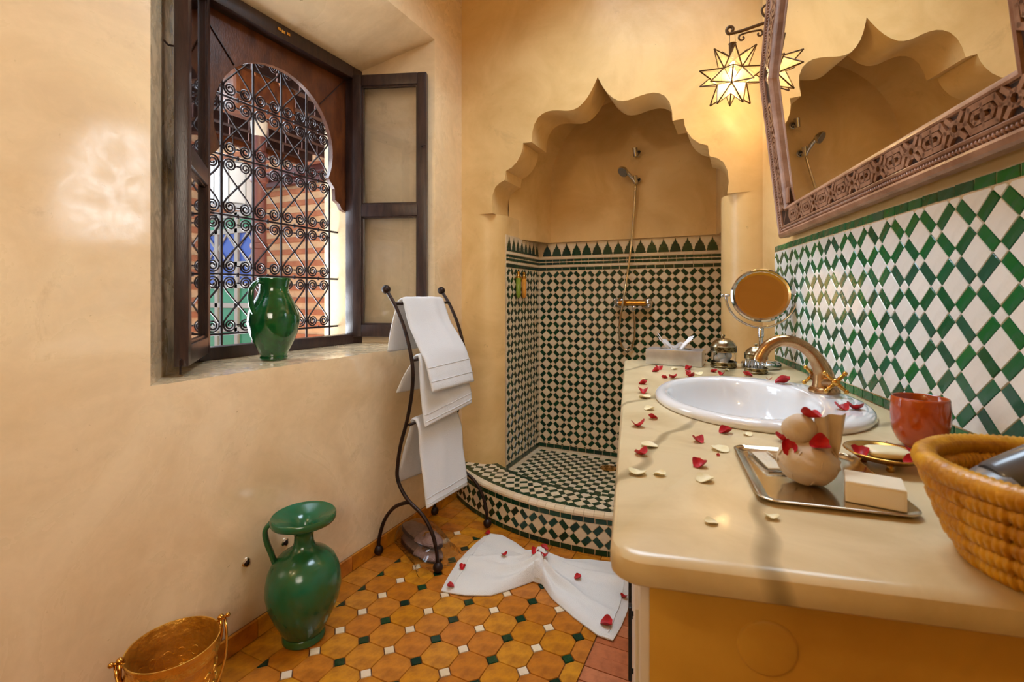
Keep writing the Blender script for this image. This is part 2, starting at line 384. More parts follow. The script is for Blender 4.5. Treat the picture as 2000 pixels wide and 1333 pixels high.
# ------------------------------------------------------------------ setting: floor
mb = MB(); mb.box((-0.3, 0.9, -0.056), (3.6, 5.2, 0.1))
floor = struct(mb.build('floor', M['floor_grout'], origin=(0, 0, 0)))
p = 0.1; q = 0.0205; X0 = -1.166; Y0 = 1.547
ff = lambda u, v, d: Vv((u, v, d-0.0045))
lst = []
arc_c = (-0.682, 3.026); arc_r = 1.0995
def in_step(x, y, m=0.0): return (x-arc_c[0])**2+(y-arc_c[1])**2 < (arc_r+m)**2
gq = 0.0011
def vis(c0, c1): return 0
xr = X0+7.5*p
for j in range(-1, 8):
    for i in range(-3, 13):
        cx = X0+p*(j+0.5); cy = Y0-p*(i+0.5)
        if cx < xr+.001 and not in_step(cx, cy, 0.06) and cy > 0.35:
            h = p/2-gq; c = q+gq*0.6
            P = [(h, h-c), (h-c, h), (-h+c, h), (-h, h-c), (-h, -h+c), (-h+c, -h), (h-c, -h), (h, -h+c)]
            P = [(cx+a+random.uniform(-.0006, .0006), cy+b+random.uniform(-.0006, .0006)) for a, b in P]
            if j == 7: P = clip_poly(P, -9, xr, -9, 9)
            if parea(P) > 1e-4: lst.append(('octagon_tile', P, M['octagon'], cy))
        cx = X0+p*j; cy = Y0-p*i
        if not in_step(cx, cy, 0.06) and cy > 0.35 and cx < xr:
            s = q-gq; P = [(cx+s, cy), (cx, cy+s), (cx-s, cy), (cx, cy-s)]
            if j == -1: P = clip_poly(P, cx, 9, -9, 9)
            lst.append(('white_insert_tile' if j % 2 == 0 else 'green_insert_tile', P, M['cream'] if j % 2 == 0 else M['dgreen'], cy))
def bricks(x0, x1, y0, y1, lx, ly, nm, rowx=True):
    ny = max(1, round((y1-y0)/ly)); hy = (y1-y0)/ny
    for r in range(ny):
        ya, yb = y0+r*hy+0.001, y0+(r+1)*hy-0.001
        nx = max(1, round((x1-x0)/lx)); hx = (x1-x0)/nx
        for k in range(nx):
            P = [(x0+k*hx+.001, ya), (x0+(k+1)*hx-.001, ya), (x0+(k+1)*hx-.001, yb), (x0+k*hx+.001, yb)]
            if all(in_step(*q_) for q_ in P): continue
            lst.append((nm, P, M['octagon'] if nm == 'border_tile' else M['brick_tile'], 0))
bricks(XL, X0-p, 0.35, 2.25, 0.12, 0.1, 'border_tile')
bricks(X0-p, xr, Y0+3*p, 2.12, 0.1, 0.075, 'border_tile')
bricks(xr+0.002, -0.02, 0.35, 2.0, 0.34, 0.055, 'border_brick')
put_tiles(floor, lst, ff, 0.004, 300, 'tile_filler', tilt=0.012)
# baseboard of terracotta pieces along the left wall
mb = MB(); mb.box((XL+0.004, 0.7, 0.028), (0.01, 3.1, 0.056))
bb = struct(mb.build('baseboard_left', M['floor_grout'], origin=(XL, 0.7, 0)))
put_tiles(bb, strip_tiles('skirting_tile', 0.0, 2.22, 0.002, 0.058, 0.2, M['octagon'], lambda u, v, a: 0), lambda u, v, d: Vv((XL+0.010+d, u, v)), 0.006, 60, 'skirting_filler')
# ------------------------------------------------------------------ setting: walls
def wall_panel(mb, y0, y1, z0, z1, x=XL): mb.add([(x, y0, z0), (x, y1, z0), (x, y1, z1), (x, y0, z1)], [(0, 1, 2, 3)])
mb = MB()
wy0, wy1, wz0, wz1 = 0.715, 1.985, 0.838, 2.353        # opening on the room side
iy0, iy1, iz0, iz1, ix = 1.0, 1.865, 0.838, 2.215, -1.76    # opening at the window frame
ZT = 2.9
for a in ((-1.6, wy0, 0, ZT), (wy1, 2.9, 0, ZT), (wy0, wy1, 0, wz0), (wy0, wy1, wz1, ZT)): wall_panel(mb, *a)
o4 = [(XL, wy0, wz0), (XL, wy1, wz0), (XL, wy1, wz1), (XL, wy0, wz1)]
i4 = [(ix, iy0, iz0), (ix, iy1, iz0), (ix, iy1, iz1), (ix, iy0, iz1)]
j4 = [(-1.95, iy0+.04, iz0), (-1.95, 1.812, iz0), (-1.95, 1.812, iz1), (-1.95, iy0+.04, iz1)]
for k in range(4):
    k2 = (k+1) % 4; mb.add([o4[k], o4[k2], i4[k2], i4[k]], [(0, 1, 2, 3)]); mb.add([i4[k], i4[k2], j4[k2], j4[k]], [(0, 1, 2, 3)])
for a in ((-1.6, iy0+.04, 0, ZT), (1.812, 2.9, 0, ZT), (iy0, iy1, 0, iz0), (iy0, iy1, iz1, ZT)): wall_panel(mb, *a, x=-1.95)
wl = struct(mb.build('wall_left', M['plaster_side'], origin=(XL, 0.6, 0), fix=False))
# arch wall: piers with rounded corners below, scalloped arch above
half = [(.567, 1.512), (.573, 1.56), (.568, 1.61), (.552, 1.648), (.528, 1.668), (.497, 1.68), (.49, 1.728), (.455, 1.742), (.425, 1.768), (.405, 1.80), (.394, 1.83), (.391, 1.86),
        (.343, 1.858), (.34, 1.905), (.33, 1.945), (.309, 1.976), (.285, 1.992), (.258, 2.0), (.23, 2.0), (.20, 1.996), (.17, 1.989), (.145, 1.985), (.12, 1.986), (.098, 1.992), (.072, 2.01), (.05, 2.033), (.03, 2.062), (.014, 2.092), (.0, 2.122)]
TA = 0.20                                             # arch thickness
path = [(XC-dx, z) for dx, z in half]+[(XC+dx, z) for dx, z in half[-2::-1]]
XR = 0.12
poly = [(XL, 1.512)]+path+[(XR, 1.512), (XR, ZT), (XL, ZT)]
mb = MB(); mb.prism(poly, lambda u, v, d: Vv((u, YA+d, v)), 0, TA)
def pier(sgn, xo):
    xf = XC+sgn*0.665; xi = XC+sgn*0.538; r = abs(xf-xi); P = [(xo, YA)]
    for k in range(13):
        a = pi/2*k/12; P.append((xf-sgn*r*sin(a), YA+r*(1-cos(a))))
    P += [(xi, 2.84), (xo, 2.84)]
    return P
for sgn, xo in ((-1, XL-0.02), (1, 0.16)):
    mb.prism(pier(sgn, xo), lambda u, v, d: Vv((u, v, d)), 0.0, 1.512)
wb = struct(mb.build('wall_back', M['plaster'], origin=(XC, YA, 0), smooth=0.6))
# right wall
mb = MB(); mb.prism([(-1.9, 0), (2.16, 0), (2.16, ZT), (-1.9, ZT)], lambda u, v, d: Wp(D+0.006+d, u, v), 0, 0.1)
wr = struct(mb.build('wall_right', M['plaster'], origin=Wp(D, 1.0, 0)))
mb = MB(); mb.box((-0.4, 0.7, ZT+0.05), (3.6, 5, 0.1)); struct(mb.build('ceiling', M['plaster'], origin=(-0.4, 0.7, ZT)))
mb = MB(); mb.box((-0.3, -1.55, ZT/2), (3.4, 0.1, ZT)); struct(mb.build('wall_front', M['ochre'], origin=(-0.3, -1.5, 0)))
# right wall zellige
mb = MB(); mb.prism([(-0.6, 0.70), (1.95, 0.70), (1.95, 1.256), (-0.6, 1.256)], lambda u, v, d: Wp(D+0.008-d, u, v), 0, 0.012)
bed = mb.build('tile_bed', M['grout'], wr)
fr = lambda u, v, d: Wp(D-0.004-d, u, v)
seen = lambda u, v, a: (a if u > 0.72 else -1e9)
T0 = 1.948
lst = zellige(0.30, T0, 0.857, 1.233, 0.1, 0.0936, 0.99, 1.1824, 0.69, M['green'], M['white'], seen, gap=0.011)
lst += strip_tiles('border_tile', 0.30, T0, 1.236, 1.254, 0.046, M['green'], seen)
lst += strip_tiles('border_tile', 0.30, T0, 0.836, 0.854, 0.046, M['green'], seen)
put_tiles(wr, lst, fr, 0.0022, 300, 'tile_filler', tilt=0.02)
# ------------------------------------------------------------------ shower alcove
mb = MB()
mb.box((XC, YB+0.04, 1.45), (1.5, 0.08, 2.9))
wab = struct(mb.build('wall_alcove_back', M['grout'], origin=(XC, YB, 0.125)))
mb = MB(); mb.box((XC, YB-0.004, 1.405+0.6), (1.16, 0.024, 1.2))
mb.build('plaster_panel', M['plaster'], wab)
xa0, xa1 = XS, XC+0.535
pb = lambda u, v, a: (a*10 if (v > 0.62 or u < -0.60) else -1e9)
fb = lambda u, v, d: Vv((u, YB-d, v))
pp_ = 0.089
lst = zellige(xa0, xa1, 0.152, 1.230, pp_, pp_, -1.1104-pp_/2, 1.185, 0.63, M['dgreen'], M['cream'], pb)
lst += strip_tiles('border_tile', xa0, xa1, 1.233, 1.251, 0.05, M['dgreen'], pb)
lst += strip_tiles('border_tile', xa0, xa1, 0.127, 0.150, 0.05, M['dgreen'], pb)
lst += strip_tiles('cream_strip_tile', xa0, xa1, 1.254, 1.266, 0.15, M['cream'], pb)
lst += strip_tiles('cream_strip_tile', xa0, xa1, 1.305, 1.319, 0.15, M['cream'], pb)
def merlons(lst, u0, u1, z0, step, pri):
    n = int((u1-u0)/step); off = (u1-u0-n*step)/2
    for k in range(n):
        c = u0+off+(k+.5)*step; s = step/0.064
        H = [(-.029, 0), (-.029, .010), (-.0255, .013), (-.0250, .026), (-.0205, .030), (-.0195, .041), (-.0120, .045), (-.0105, .054), (-.0050, .058), (0, .078)]
        H = H+[(-a, b) for a, b in H[-2::-1]]
        P = [(c+a*s, z0+b) for a, b in H]
        lst.append(('merlon_tile', P, M['dgreen'], pri(c, z0, 1e-3)))
        G = [(c+step/2+a*s, z0+b) for a, b in ((-.0022, .008), (.0022, .008), (.0056, .013), (.0062, .027), (.0105, .032), (.0115, .043), (.0190, .047), (.0205, .056), (.0260, .060), (.0305, .080), (-.0305, .080), (-.0260, .060), (-.0205, .056), (-.0190, .047), (-.0115, .043), (-.0105, .032), (-.0062, .027), (-.0056, .013))]
        if k < n-1: lst.append(('merlon_gap_tile', G, M['cream'], pri(c, z0, 1e-3)))
def scallops(lst, u0, u1, z0, z1, step, pri):
    n = int((u1-u0)/step); zm = (z0+z1)/2
    for k in range(n):
        a = u0+k*step; b = a+step; g = 0.001; w = step*.24
        lst.append(('scallop_tile', [(a+g, z1), (b-g, z1), (b-g, zm+.004), (b-w, zm+.003), (a+w, zm+.003), (a+g, zm+.004)], M['dgreen'], pri(a, zm, 1e-3)))
        lst.append(('scallop_tile', [(a+g, z0), (b-g, z0), (b-g, zm-.004), (b-w, zm-.003), (a+w, zm-.003), (a+g, zm-.004)], M['dgreen'], pri(a, zm, 1e-3)))
        lst.append(('lozenge_tile', [(a+w*.8, zm), ((a+b)/2, zm-.005), (b-w*.8, zm), ((a+b)/2, zm+.005)], M['cream'], pri(a, zm, 1e-3)))
merlons(lst, xa0, xa1, 1.322, 0.064, pb)
scallops(lst, xa0, xa1, 1.269, 1.302, 0.046, pb)
put_tiles(wab, lst, fb, 0.0022, {'white_tile': 290, 'green_tile': 300, 'border_tile': 60, 'merlon_tile': 40, 'merlon_gap_tile': 40, 'scallop_tile': 60, 'cream_strip_tile': 20}, 'tile_filler', tilt=0.015)
# left side wall of the alcove
mb = MB(); mb.prism([(2.335, 0.09), (YB, 0.09), (YB, 1.41), (2.335, 1.41)], lambda u, v, d: Vv((XS-0.001-d, u, v)), 0, 0.024)
wal = struct(mb.build('wall_alcove_left', M['grout'], origin=(XS, 2.56, 0.125)))
fl = lambda u, v, d: Vv((XS+d, u, v))
ps = lambda u, v, a: a
lst = zellige(2.335, YB-0.004, 0.152, 1.230, pp_, pp_, 2.515, 1.185, 0.63, M['dgreen'], M['cream'], ps)
lst += strip_tiles('border_tile', 2.335, YB-.004, 1.233, 1.251, 0.05, M['dgreen'], ps)
lst += strip_tiles('border_tile', 2.335, YB-.004, 0.127, 0.150, 0.05, M['dgreen'], ps)
lst += strip_tiles('cream_strip_tile', 2.335, YB-.004, 1.254, 1.266, 0.15, M['cream'], ps)
lst += strip_tiles('cream_strip_tile', 2.335, YB-.004, 1.305, 1.319, 0.15, M['cream'], ps)
merlons(lst, 2.335, YB-.004, 1.322, 0.056, ps); scallops(lst, 2.335, YB-.004, 1.269, 1.302, 0.046, ps)
put_tiles(wal, lst, fl, 0.0022, {'white_tile': 170, 'green_tile': 300, 'merlon_tile': 20, 'merlon_gap_tile': 20, 'border_tile': 30, 'scallop_tile': 40}, 'tile_filler', tilt=0.015)
# right side wall (mostly behind the pier)
mb = MB(); mb.box((XC+0.575, 2.64, 0.75), (0.03, 0.36, 1.35)); struct(mb.build('wall_alcove_right', M['cream'], origin=(XC+0.54, 2.57, 0.1)))
# plaster vault above the tiles
rows = []
for k in range(9):
    y = 2.425+(YB+0.01-2.425)*k/8; hw = 0.578+(0.468-0.578)*k/8; cx = -0.61+0.01*k/8
    prof = [(cx-hw-0.04, 1.402), (cx-hw, 1.402), (cx-hw, 1.55), (cx-hw, 1.70)]
    for a in range(1, 24): prof.append((cx-hw*cos(pi*a/24), 1.75+hw*sin(pi*a/24)))
    prof += [(cx+hw, 1.70), (cx+hw, 1.55), (cx+hw, 1.402), (cx+hw+0.04, 1.402)]
    rows.append([Vv((x, y, z)) for x, z in prof])
mb = MB(); mb.grid(rows); struct(mb.build('ceiling_alcove', M['plaster'], origin=(XC, 2.5, 2.2), smooth=0.6, fix=False))
# alcove floor
mb = MB(); mb.box((XC, 2.52, 0.0605), (1.12, 0.70, 0.121))
fa = struct(mb.build('floor_alcove', M['grout'], origin=(XC, 2.45, 0)))
lst = []; s = 0.034
inner_c = (-0.641, 2.956); inner_r = 0.90
x_, y_ = XS+0.035, 2.0
for i in range(34):
    for j in range(24):
        a = x_+i*s; b = y_+j*s
        if b+s > YB-0.03 or a+s > XC+0.52 or (a+s/2-inner_c[0])**2+(b+s/2-inner_c[1])**2 > (inner_r-0.02)**2: continue
        g = .001; P = [(a+g, b+g), (a+s-g, b+g), (a+s-g, b+s-g), (a+g, b+s-g)]
        e = (i+j) % 2
        lst.append(('green_floor_tile' if e else 'cream_floor_tile', P, M['dgreen'] if e else M['cream'], -b if a < -0.45 else -1e9))
lst += [('cream_strip_tile', [(a, YB-.028), (a+.098, YB-.028), (a+.098, YB-.004), (a, YB-.004)], M['cream'], 0) for a in [XS+.004+.1*k for k in range(10)]]
lst += [('cream_strip_tile', [(XS+.004, b), (XS+.032, b), (XS+.032, b+.098), (XS+.004, b+.098)], M['cream'], 0) for b in [2.26+.1*k for k in range(5)]]
put_tiles(fa, lst, lambda u, v, d: Vv((u, v, 0.122+d)), 0.003, 280, 'tile_filler', tilt=0.012)
# curved step: riser and rim
cxa, cya = arc_c
def arc_pt(r, th, z): return Vv((cxa+r*sin(th), cya-r*cos(th), z))
th0, th1 = -0.70, 0.62
rows = []
for k in range(41):
    th = th0+(th1-th0)*k/40
    rows.append([arc_pt(arc_r, th, 0), arc_pt(arc_r, th, 0.158), arc_pt(arc_r-0.012, th, 0.17), arc_pt(arc_r-0.20, th, 0.17), arc_pt(arc_r-0.215, th, 0.165), arc_pt(arc_r-0.215, th, 0.0)])
mb = MB(); mb.grid(rows)
step = struct(mb.build('trim_shower_step', M['grout'], origin=arc_pt(arc_r, 0, 0)))
u0s, u1s = th0*arc_r, th1*arc_r
fst = lambda u, v, d: arc_pt(arc_r+d, u/arc_r, v)
pr_ = lambda u, v, a: a if u < 0.42 else -1e9
lst = zellige(u0s, u1s, 0.024, 0.128, 0.098, 0.098, 0.12, 0.076, 0.62, M['dgreen'], M['cream'], pr_)
lst += strip_tiles('border_tile', u0s, u1s, 0.001, 0.022, 0.05, M['dgreen'], pr_)
lst += strip_tiles('border_tile', u0s, u1s, 0.130, 0.150, 0.05, M['dgreen'], pr_)
put_tiles(step, lst, fst, 0.0025, 300, 'tile_filler', tilt=0.01)
# white bullnose edge pieces
n = 34
for k in range(n):
    a0 = th0+(th1-th0)*k/n+0.0007; a1 = th0+(th1-th0)*(k+1)/n-0.0007; mb = MB(); R_ = []
    for th in (a0, (a0+a1)/2, a1):
        R_.append([arc_pt(arc_r-.002, th, 0.152), arc_pt(arc_r+.004, th, 0.153), arc_pt(arc_r+.005, th, 0.162), arc_pt(arc_r+.001, th, 0.170), arc_pt(arc_r-.008, th, 0.174), arc_pt(arc_r-.024, th, 0.1745), arc_pt(arc_r-.025, th, 0.168)])
    mb.grid(R_, close_v=True); mb.add(R_[0], [tuple(range(7))]); mb.add(R_[-1], [tuple(range(7))])
    mb.build('bullnose_tile', M['cream'], step, origin=arc_pt(arc_r, (a0+a1)/2, 0.152))
frm = lambda u, v, d: arc_pt(arc_r-v, u/arc_r, 0.1715+d)
lst = zellige(u0s, u1s, 0.048, 0.180, 0.098, 0.098, 0.05, 0.118, 0.62, M['dgreen'], M['cream'], pr_)
lst += strip_tiles('rim_border_tile', u0s, u1s, 0.027, 0.046, 0.07, M['dgreen'], pr_)
lst += strip_tiles('rim_border_tile', u0s, u1s, 0.182, 0.203, 0.07, M['dgreen'], pr_)
lst = [(nm, P, m, (-1e9 if any(frm(P[0][0], P[0][1], 0).y > 2.25 and frm(P[0][0], P[0][1], 0).x < XS-.02 for _ in (0,)) else pr)) for nm, P, m, pr in lst]
put_tiles(step, lst, frm, 0.002, 300, 'rim_tile_filler', tilt=0.01)
# ------------------------------------------------------------------ window
def mpoint(o, d, s): return Vv(o)+Vv(d)*s
win = struct(thing('window_1', 'dark walnut window with arched board and open sashes', 'window', (-1.78, 1.43, 0.838)))
del win['label'], win['category']
mb = MB()
fx0, fx1 = -1.80, -1.745
for (y0, y1, z0, z1) in ((1.0, 1.058, .838, 2.215), (1.806, 1.866, .838, 2.215), (1.058, 1.806, .838, .885), (1.058, 1.806, 2.155, 2.215)):
    mb.box(((fx0+fx1)/2, (y0+y1)/2, (z0+z1)/2), (fx1-fx0, y1-y0, z1-z0), bev=0.004)
mb.build('window_frame', M['wood'], win, smooth=0.6)
# horseshoe arch board
yc, zc, r = 1.435, 1.765, 0.292
arch = []
arch += [(1.06, 1.497), (1.085, 1.505), (1.10, 1.53), (1.128, 1.545), (1.13, 1.60), (1.16, 1.63)]
a0 = math.asin((1.645-zc)/r)
for k in range(33):
    a = (pi-a0)+(a0-(pi-a0))*k/32
    arch.append((yc+r*cos(a), zc+r*sin(a)))
arch += [(1.71, 1.63), (1.74, 1.60), (1.742, 1.545), (1.77, 1.53), (1.785, 1.505), (1.81, 1.497)]
poly = arch+[(1.84, 1.497), (1.84, 2.20), (1.03, 2.20), (1.03, 1.497)]
mb = MB(); mb.prism(poly, lambda u, v, d: Vv((-1.803-d, u, v)), 0, 0.022)
mb.build('arch_board', M['wood_red'], win, smooth=0.5)
mb = MB()
for s_ in (-1, 1):
    P = [Vv((-1.800, yc+s_*0.21, 1.98)), Vv((-1.800, yc+s_*0.36, 2.15))]
    mb.tube(P, 0.003, 6)
mb.build('mitre_bead', M['wood'], win)
mb = MB()
for y_, z_ in ((1.19+.19, 2.187), (1.40, 2.184), (1.425, 2.187)): mb.box((-1.743, y_, z_), (0.004, 0.016, 0.012), bev=0.001)
mb.build('brass_catch', M['brass_smooth'], win)
# open sashes
def sash(name, hinge, dr, w, z0, z1, flip):
    dr = Vv(dr).normalized(); nn = Vv((-dr.y, dr.x, 0)); h = Vv(hinge)
    L = thing(name, '', '', (h.x, h.y, z0)); del L['label'], L['category']
    L.parent = win; L.location = Vv((h.x, h.y, z0))-ORG[win.name]
    fn = lambda u, v, d: h+dr*u+nn*d+ZH*v
    R = Matrix((dr, nn, ZH)).transposed(); mb = MB(); th = 0.036
    def bar(u0, u1, v0, v1): mb.box(fn((u0+u1)/2, (v0+v1)/2, 0), (u1-u0, th, v1-v0), R, 0.004)
    st = 0.045; zm0, zm1 = z0+0.595, z0+0.655
    bar(0, st, z0, z1); bar(w-st, w, z0, z1); bar(st, w-st, z0, z0+.06); bar(st, w-st, z1-.055, z1); bar(st, w-st, zm0, zm1)
    mb.build('sash_frame', M['wood'], L, smooth=0.6)
    for v0, v1 in ((z0+.06, zm0), (zm1, z1-.055)):
        mb = MB(); mb.box(fn(w/2, (v0+v1)/2, 0), (w-2*st+.01, 0.004, v1-v0+.01), R); mb.build('pane', M['glass'], L)
        mb = MB()
        for u_ in (st+.004, w-st-.004): mb.box(fn(u_, (v0+v1)/2, 0), (0.008, 0.02, v1-v0), R)
        for v_ in (v0+.004, v1-.004): mb.box(fn(w/2, v_, 0), (w-2*st, 0.02, 0.008), R)
        mb.build('glazing_bead', M['wood'], L)
    mb = MB(); mb.tube([fn(w+.001, z0+.02, .0), fn(w+.012, z0+.02, .0), fn(w+.012, z0-.02, 0)], 0.003, 6)
    mb.tube([fn(w-.02, z0+.93, -.02), fn(w-.02, z0+.93, -.035), fn(w+.005, z0+.93, -.04)], 0.003, 6)
    mb.build('hook', M['iron'], L)
sash('open_sash', (-1.750, 1.078, 0), (0.764, -0.645, 0), 0.38, 0.868, 2.172, 1)
sash('open_sash', (-1.750, 1.812, 0), (0.935, 0.335, 0), 0.375, 0.872, 2.168, -1)
# wrought iron grille
gr = thing('window_grille', 'brown wrought iron window grille of scrolls and crossed bars', 'grille', (-1.88, 1.43, 0.84))
GX = -1.88
ys = [1.085-.139, 1.085, 1.224, 1.362, 1.499, 1.638, 1.778]
zs = [0.92, 1.16, 1.40, 1.64, 1.88, 2.12]
for y in ys[1:]:
    mb = MB(); mb.tube([(GX, y, 0.86), (GX, y, 2.2)], 0.0052, 6); mb.build('upright_bar', M['iron_rust'], gr, origin=(GX, y, 0.86))
for z in zs[:-1]:
    mb = MB(); mb.tube([(GX, 1.02, z), (GX, 1.85, z)], 0.0050, 6); mb.build('cross_rail', M['iron_rust'], gr, origin=(GX, 1.02, z))
def scroll_curve(sy, sz):
    """from the cell centre to the corner, then curling inwards; cell 0.139 x 0.24 centred at 0"""
    P = [(0, 0), (0.018*sy, 0.020*sz), (0.046*sy, 0.052*sz), (0.0605*sy, 0.074*sz)]
    cy, cz = 0.0335*sy, 0.0855*sz
    for k in range(26):
        a = -0.25+k*0.52; rr = 0.0272*(1-k/25*0.80)
        P.append((cy+sy*rr*cos(a), cz+sz*rr*sin(a)))
    return P
cell = MB()
for sy in (-1, 1):
    for sz in (-1, 1):
        cell.tube([(0, a, b) for a, b in scroll_curve(sy, sz)], 0.0039, 5)
for sz in (-1, 1):
    cell.box((0, 0, sz*0.0855), (0.008, 0.014, 0.006)); cell.box((0, 0, sz*0.116), (0.008, 0.007, 0.010))
    for sy in (-1, 1): cell.box((0, sy*0.064, sz*0.088), (0.009, 0.012, 0.007))
cell.box((0, 0, 0), (0.01, 0.01, 0.012))
proto = cell.build('scroll_panel', M['iron_rust'], gr, origin=(0, 0, 0), smooth=0.7)
first = True
for i in range(len(zs)-1):
    for j in range(len(ys)-1):
        o = proto if first else proto.copy()
        if not first: COL.objects.link(o); o.parent = gr
        first = False
        o.location = Vv((GX, (ys[j]+ys[j+1])/2, (zs[i]+zs[i+1])/2))-ORG[gr.name]
# ------------------------------------------------------------------ courtyard seen through the window
mb = MB(); mb.box((-6.2, 4.45, 1.6), (9.5, 0.2, 3.6))
cw = struct(mb.build('wall_courtyard', M['stripe_light'], origin=(-6.2, 4.35, 0)))
for k in range(20):
    mb = MB(); mb.box((-4.2, 4.345, 0.10+k*0.155), (5.5, 0.03, 0.066), bev=0.004); mb.build('brick_course', M['stripe_dark'], cw, origin=(-4.2, 4.345, 0.07+k*0.155))
mb = MB(); mb.box((-5.6, 0.9, 2.0), (0.2, 3.6, 4.0)); struct(mb.build('bounce_wall_west', M['bounce_white'], origin=(-5.5, 0.9, 0)))  # added out of view: sunlit reflector for the left wall highlight
mb = MB(); mb.box((-6.2, 2.9, -0.05), (8.4, 4, 0.1)); struct(mb.build('floor_courtyard', M['paving'], origin=(-6.2, 2.9, 0)))
mb = MB(); mb.box((-4.6, 4.25, 2.62), (5.2, 0.18, 0.10), bev=.02); mb.box((-4.6, 4.29, 2.53), (5.2, 0.1, 0.08), bev=.02)
struct(mb.build('trim_courtyard_cornice', M['column'], origin=(-4.6, 4.25, 2.5)))
gal = struct(thing('ceiling_gallery', '', '', (-3.4, 2.9, 2.8))); del gal['label'], gal['category']
for k in range(9):
    mb = MB(); mb.box((-2.35-0.3*k, 3.05, 2.78), (0.07, 2.3, 0.13), bev=.008); mb.build('roof_beam', M['wood'], gal, origin=(-2.35-.3*k, 3.05, 2.72))
for k in range(11):
    mb = MB(); mb.box((-3.45, 2.0+0.21*k, 2.86), (2.7, 0.2, 0.022)); mb.build('roof_board', M['wood'], gal, origin=(-3.45, 2.0+.21*k, 2.85))
mb = MB(); mb.box((-4.85, 3.0, 2.76), (0.06, 2.4, 0.18), bev=.01); mb.build('fascia', M['wood_red'], gal)
for k in range(26):
    mb = MB(); y = 1.9+k*0.09
    mb.prism([(y, 2.68), (y+.03, 2.64), (y+.045, 2.62), (y+.06, 2.64), (y+.09, 2.68)], lambda u, v, d: Vv((-4.86-d, u, v)), 0, 0.02)
    mb.build('fret_drop', M['doorwhite'], gal, origin=(-4.86, y, 2.68))
col = thing('courtyard_column', 'oxblood turned column beyond the window grille', 'column', (-3.28, 2.425, 0))
mb = MB(); mb.lathe([(.052, 0.3), (.054, 1.2), (.05, 1.8), (.046, 2.1), (.045, 2.28)], (-3.28, 2.425, 0), 20); mb.build('shaft', M['column'], col, smooth=0.6)
mb = MB(); mb.lathe([(.075, 0), (.09, .02), (.09, .2), (.06, .3)], (-3.28, 2.425, 0), 20); mb.build('base', M['column'], col, smooth=0.6)
for z in (1.42, 1.92, 2.1):
    mb = MB(); mb.lathe([(.047, z), (.06, z+.012), (.064, z+.03), (.06, z+.048), (.047, z+.06)], (-3.28, 2.425, 0), 20); mb.build('ring', M['column'], col, smooth=0.6)
mb = MB(); mb.lathe([(.046, 2.27), (.052, 2.30), (.056, 2.34), (.058, 2.38), (.05, 2.39)], (-3.28, 2.425, 0), 20); mb.build('capital', M['doorwhite'], col, smooth=0.6)
mb = MB(); mb.box((-3.28, 2.425, 2.55), (0.2, 0.5, 0.31), bev=.03); mb.build('bracket_block', M['wood_red'], col)
# fabric drum lamp hanging in the courtyard
dl = thing('drum_lampshade', 'white fabric drum lampshade hanging left of the oxblood column', 'lampshade', (-3.84, 2.6, 1.82))
mb = MB(); mb.lathe([(.155, 0), (.16, 0), (.16, .34), (.155, .34), (.155, 0)], (-3.84, 2.6, 1.82), 28); mb.build('drum', M['shade'], dl, smooth=0.6)
for z in (1.82, 2.155): 
    mb = MB(); mb.lathe([(.161, z), (.165, z), (.165, z+.012), (.161, z+.012), (.161, z)], (-3.84, 2.6, 0), 28); mb.build('hoop', M['grey'], dl, smooth=0.6)
for k in range(8):
    a = 2*pi*k/8; mb = MB(); mb.tube([(-3.84+.163*cos(a), 2.6+.163*sin(a), 1.82), (-3.84+.163*cos(a), 2.6+.163*sin(a), 2.165)], .004, 5); mb.build('stave', M['grey'], dl)
mb = MB(); mb.tube([(-3.84, 2.6, 2.16), (-3.84, 2.6, 2.72)], .004, 5); mb.tube([(-4.0, 2.6, 2.16), (-3.68, 2.6, 2.16)], .004, 5); mb.build('cord', M['iron'], dl)
# painted door with coloured panes
DX0, DX1, DY = -7.15, -5.85, 4.32
dr = thing('courtyard_door', 'pale courtyard door with blue and green lattice panes', 'door', ((DX0+DX1)/2, DY, 0))
mb = MB()
cols_ = [DX0, DX0+.44, DX0+.87, DX1]
rws = [0.05, 0.33, 0.62, 0.95, 1.22, 1.52, 1.98, 2.2]
for x in cols_: mb.box((x, DY, 1.12), (0.07, 0.06, 2.24), bev=.006)
for z in rws: mb.box(((DX0+DX1)/2, DY, z), (DX1-DX0+.07, 0.06, 0.07), bev=.006)
mb.build('door_frame', M['doorwhite'], dr)
cp = ['blue', 'mint', 'mint', 'mint', 'blue', 'blue', 'mint']
for c in range(3):
    for r in range(7):
        x0, x1, z0, z1 = cols_[c]+.035, cols_[c+1]-.035, rws[r]+.035, rws[r+1]-.035
        mb = MB(); mb.box(((x0+x1)/2, DY+.01, (z0+z1)/2), (x1-x0, .012, z1-z0)); mb.build('pane', M[cp[r]], dr, origin=((x0+x1)/2, DY, z0))
        if r in (0, 5):
            mb = MB(); xm = (x0+x1)/2; zm = (z0+z1)/2
            for a, b in (((x0, zm), (xm, z1)), ((xm, z1), (x1, zm)), ((x1, zm), (xm, z0)), ((xm, z0), (x0, zm))):
                mb.tube([(a[0], DY-.01, a[1]), (b[0], DY-.01, b[1])], .014, 5)
            mb.build('lattice_bar', M['doorwhite'], dr, origin=(xm, DY, z0))
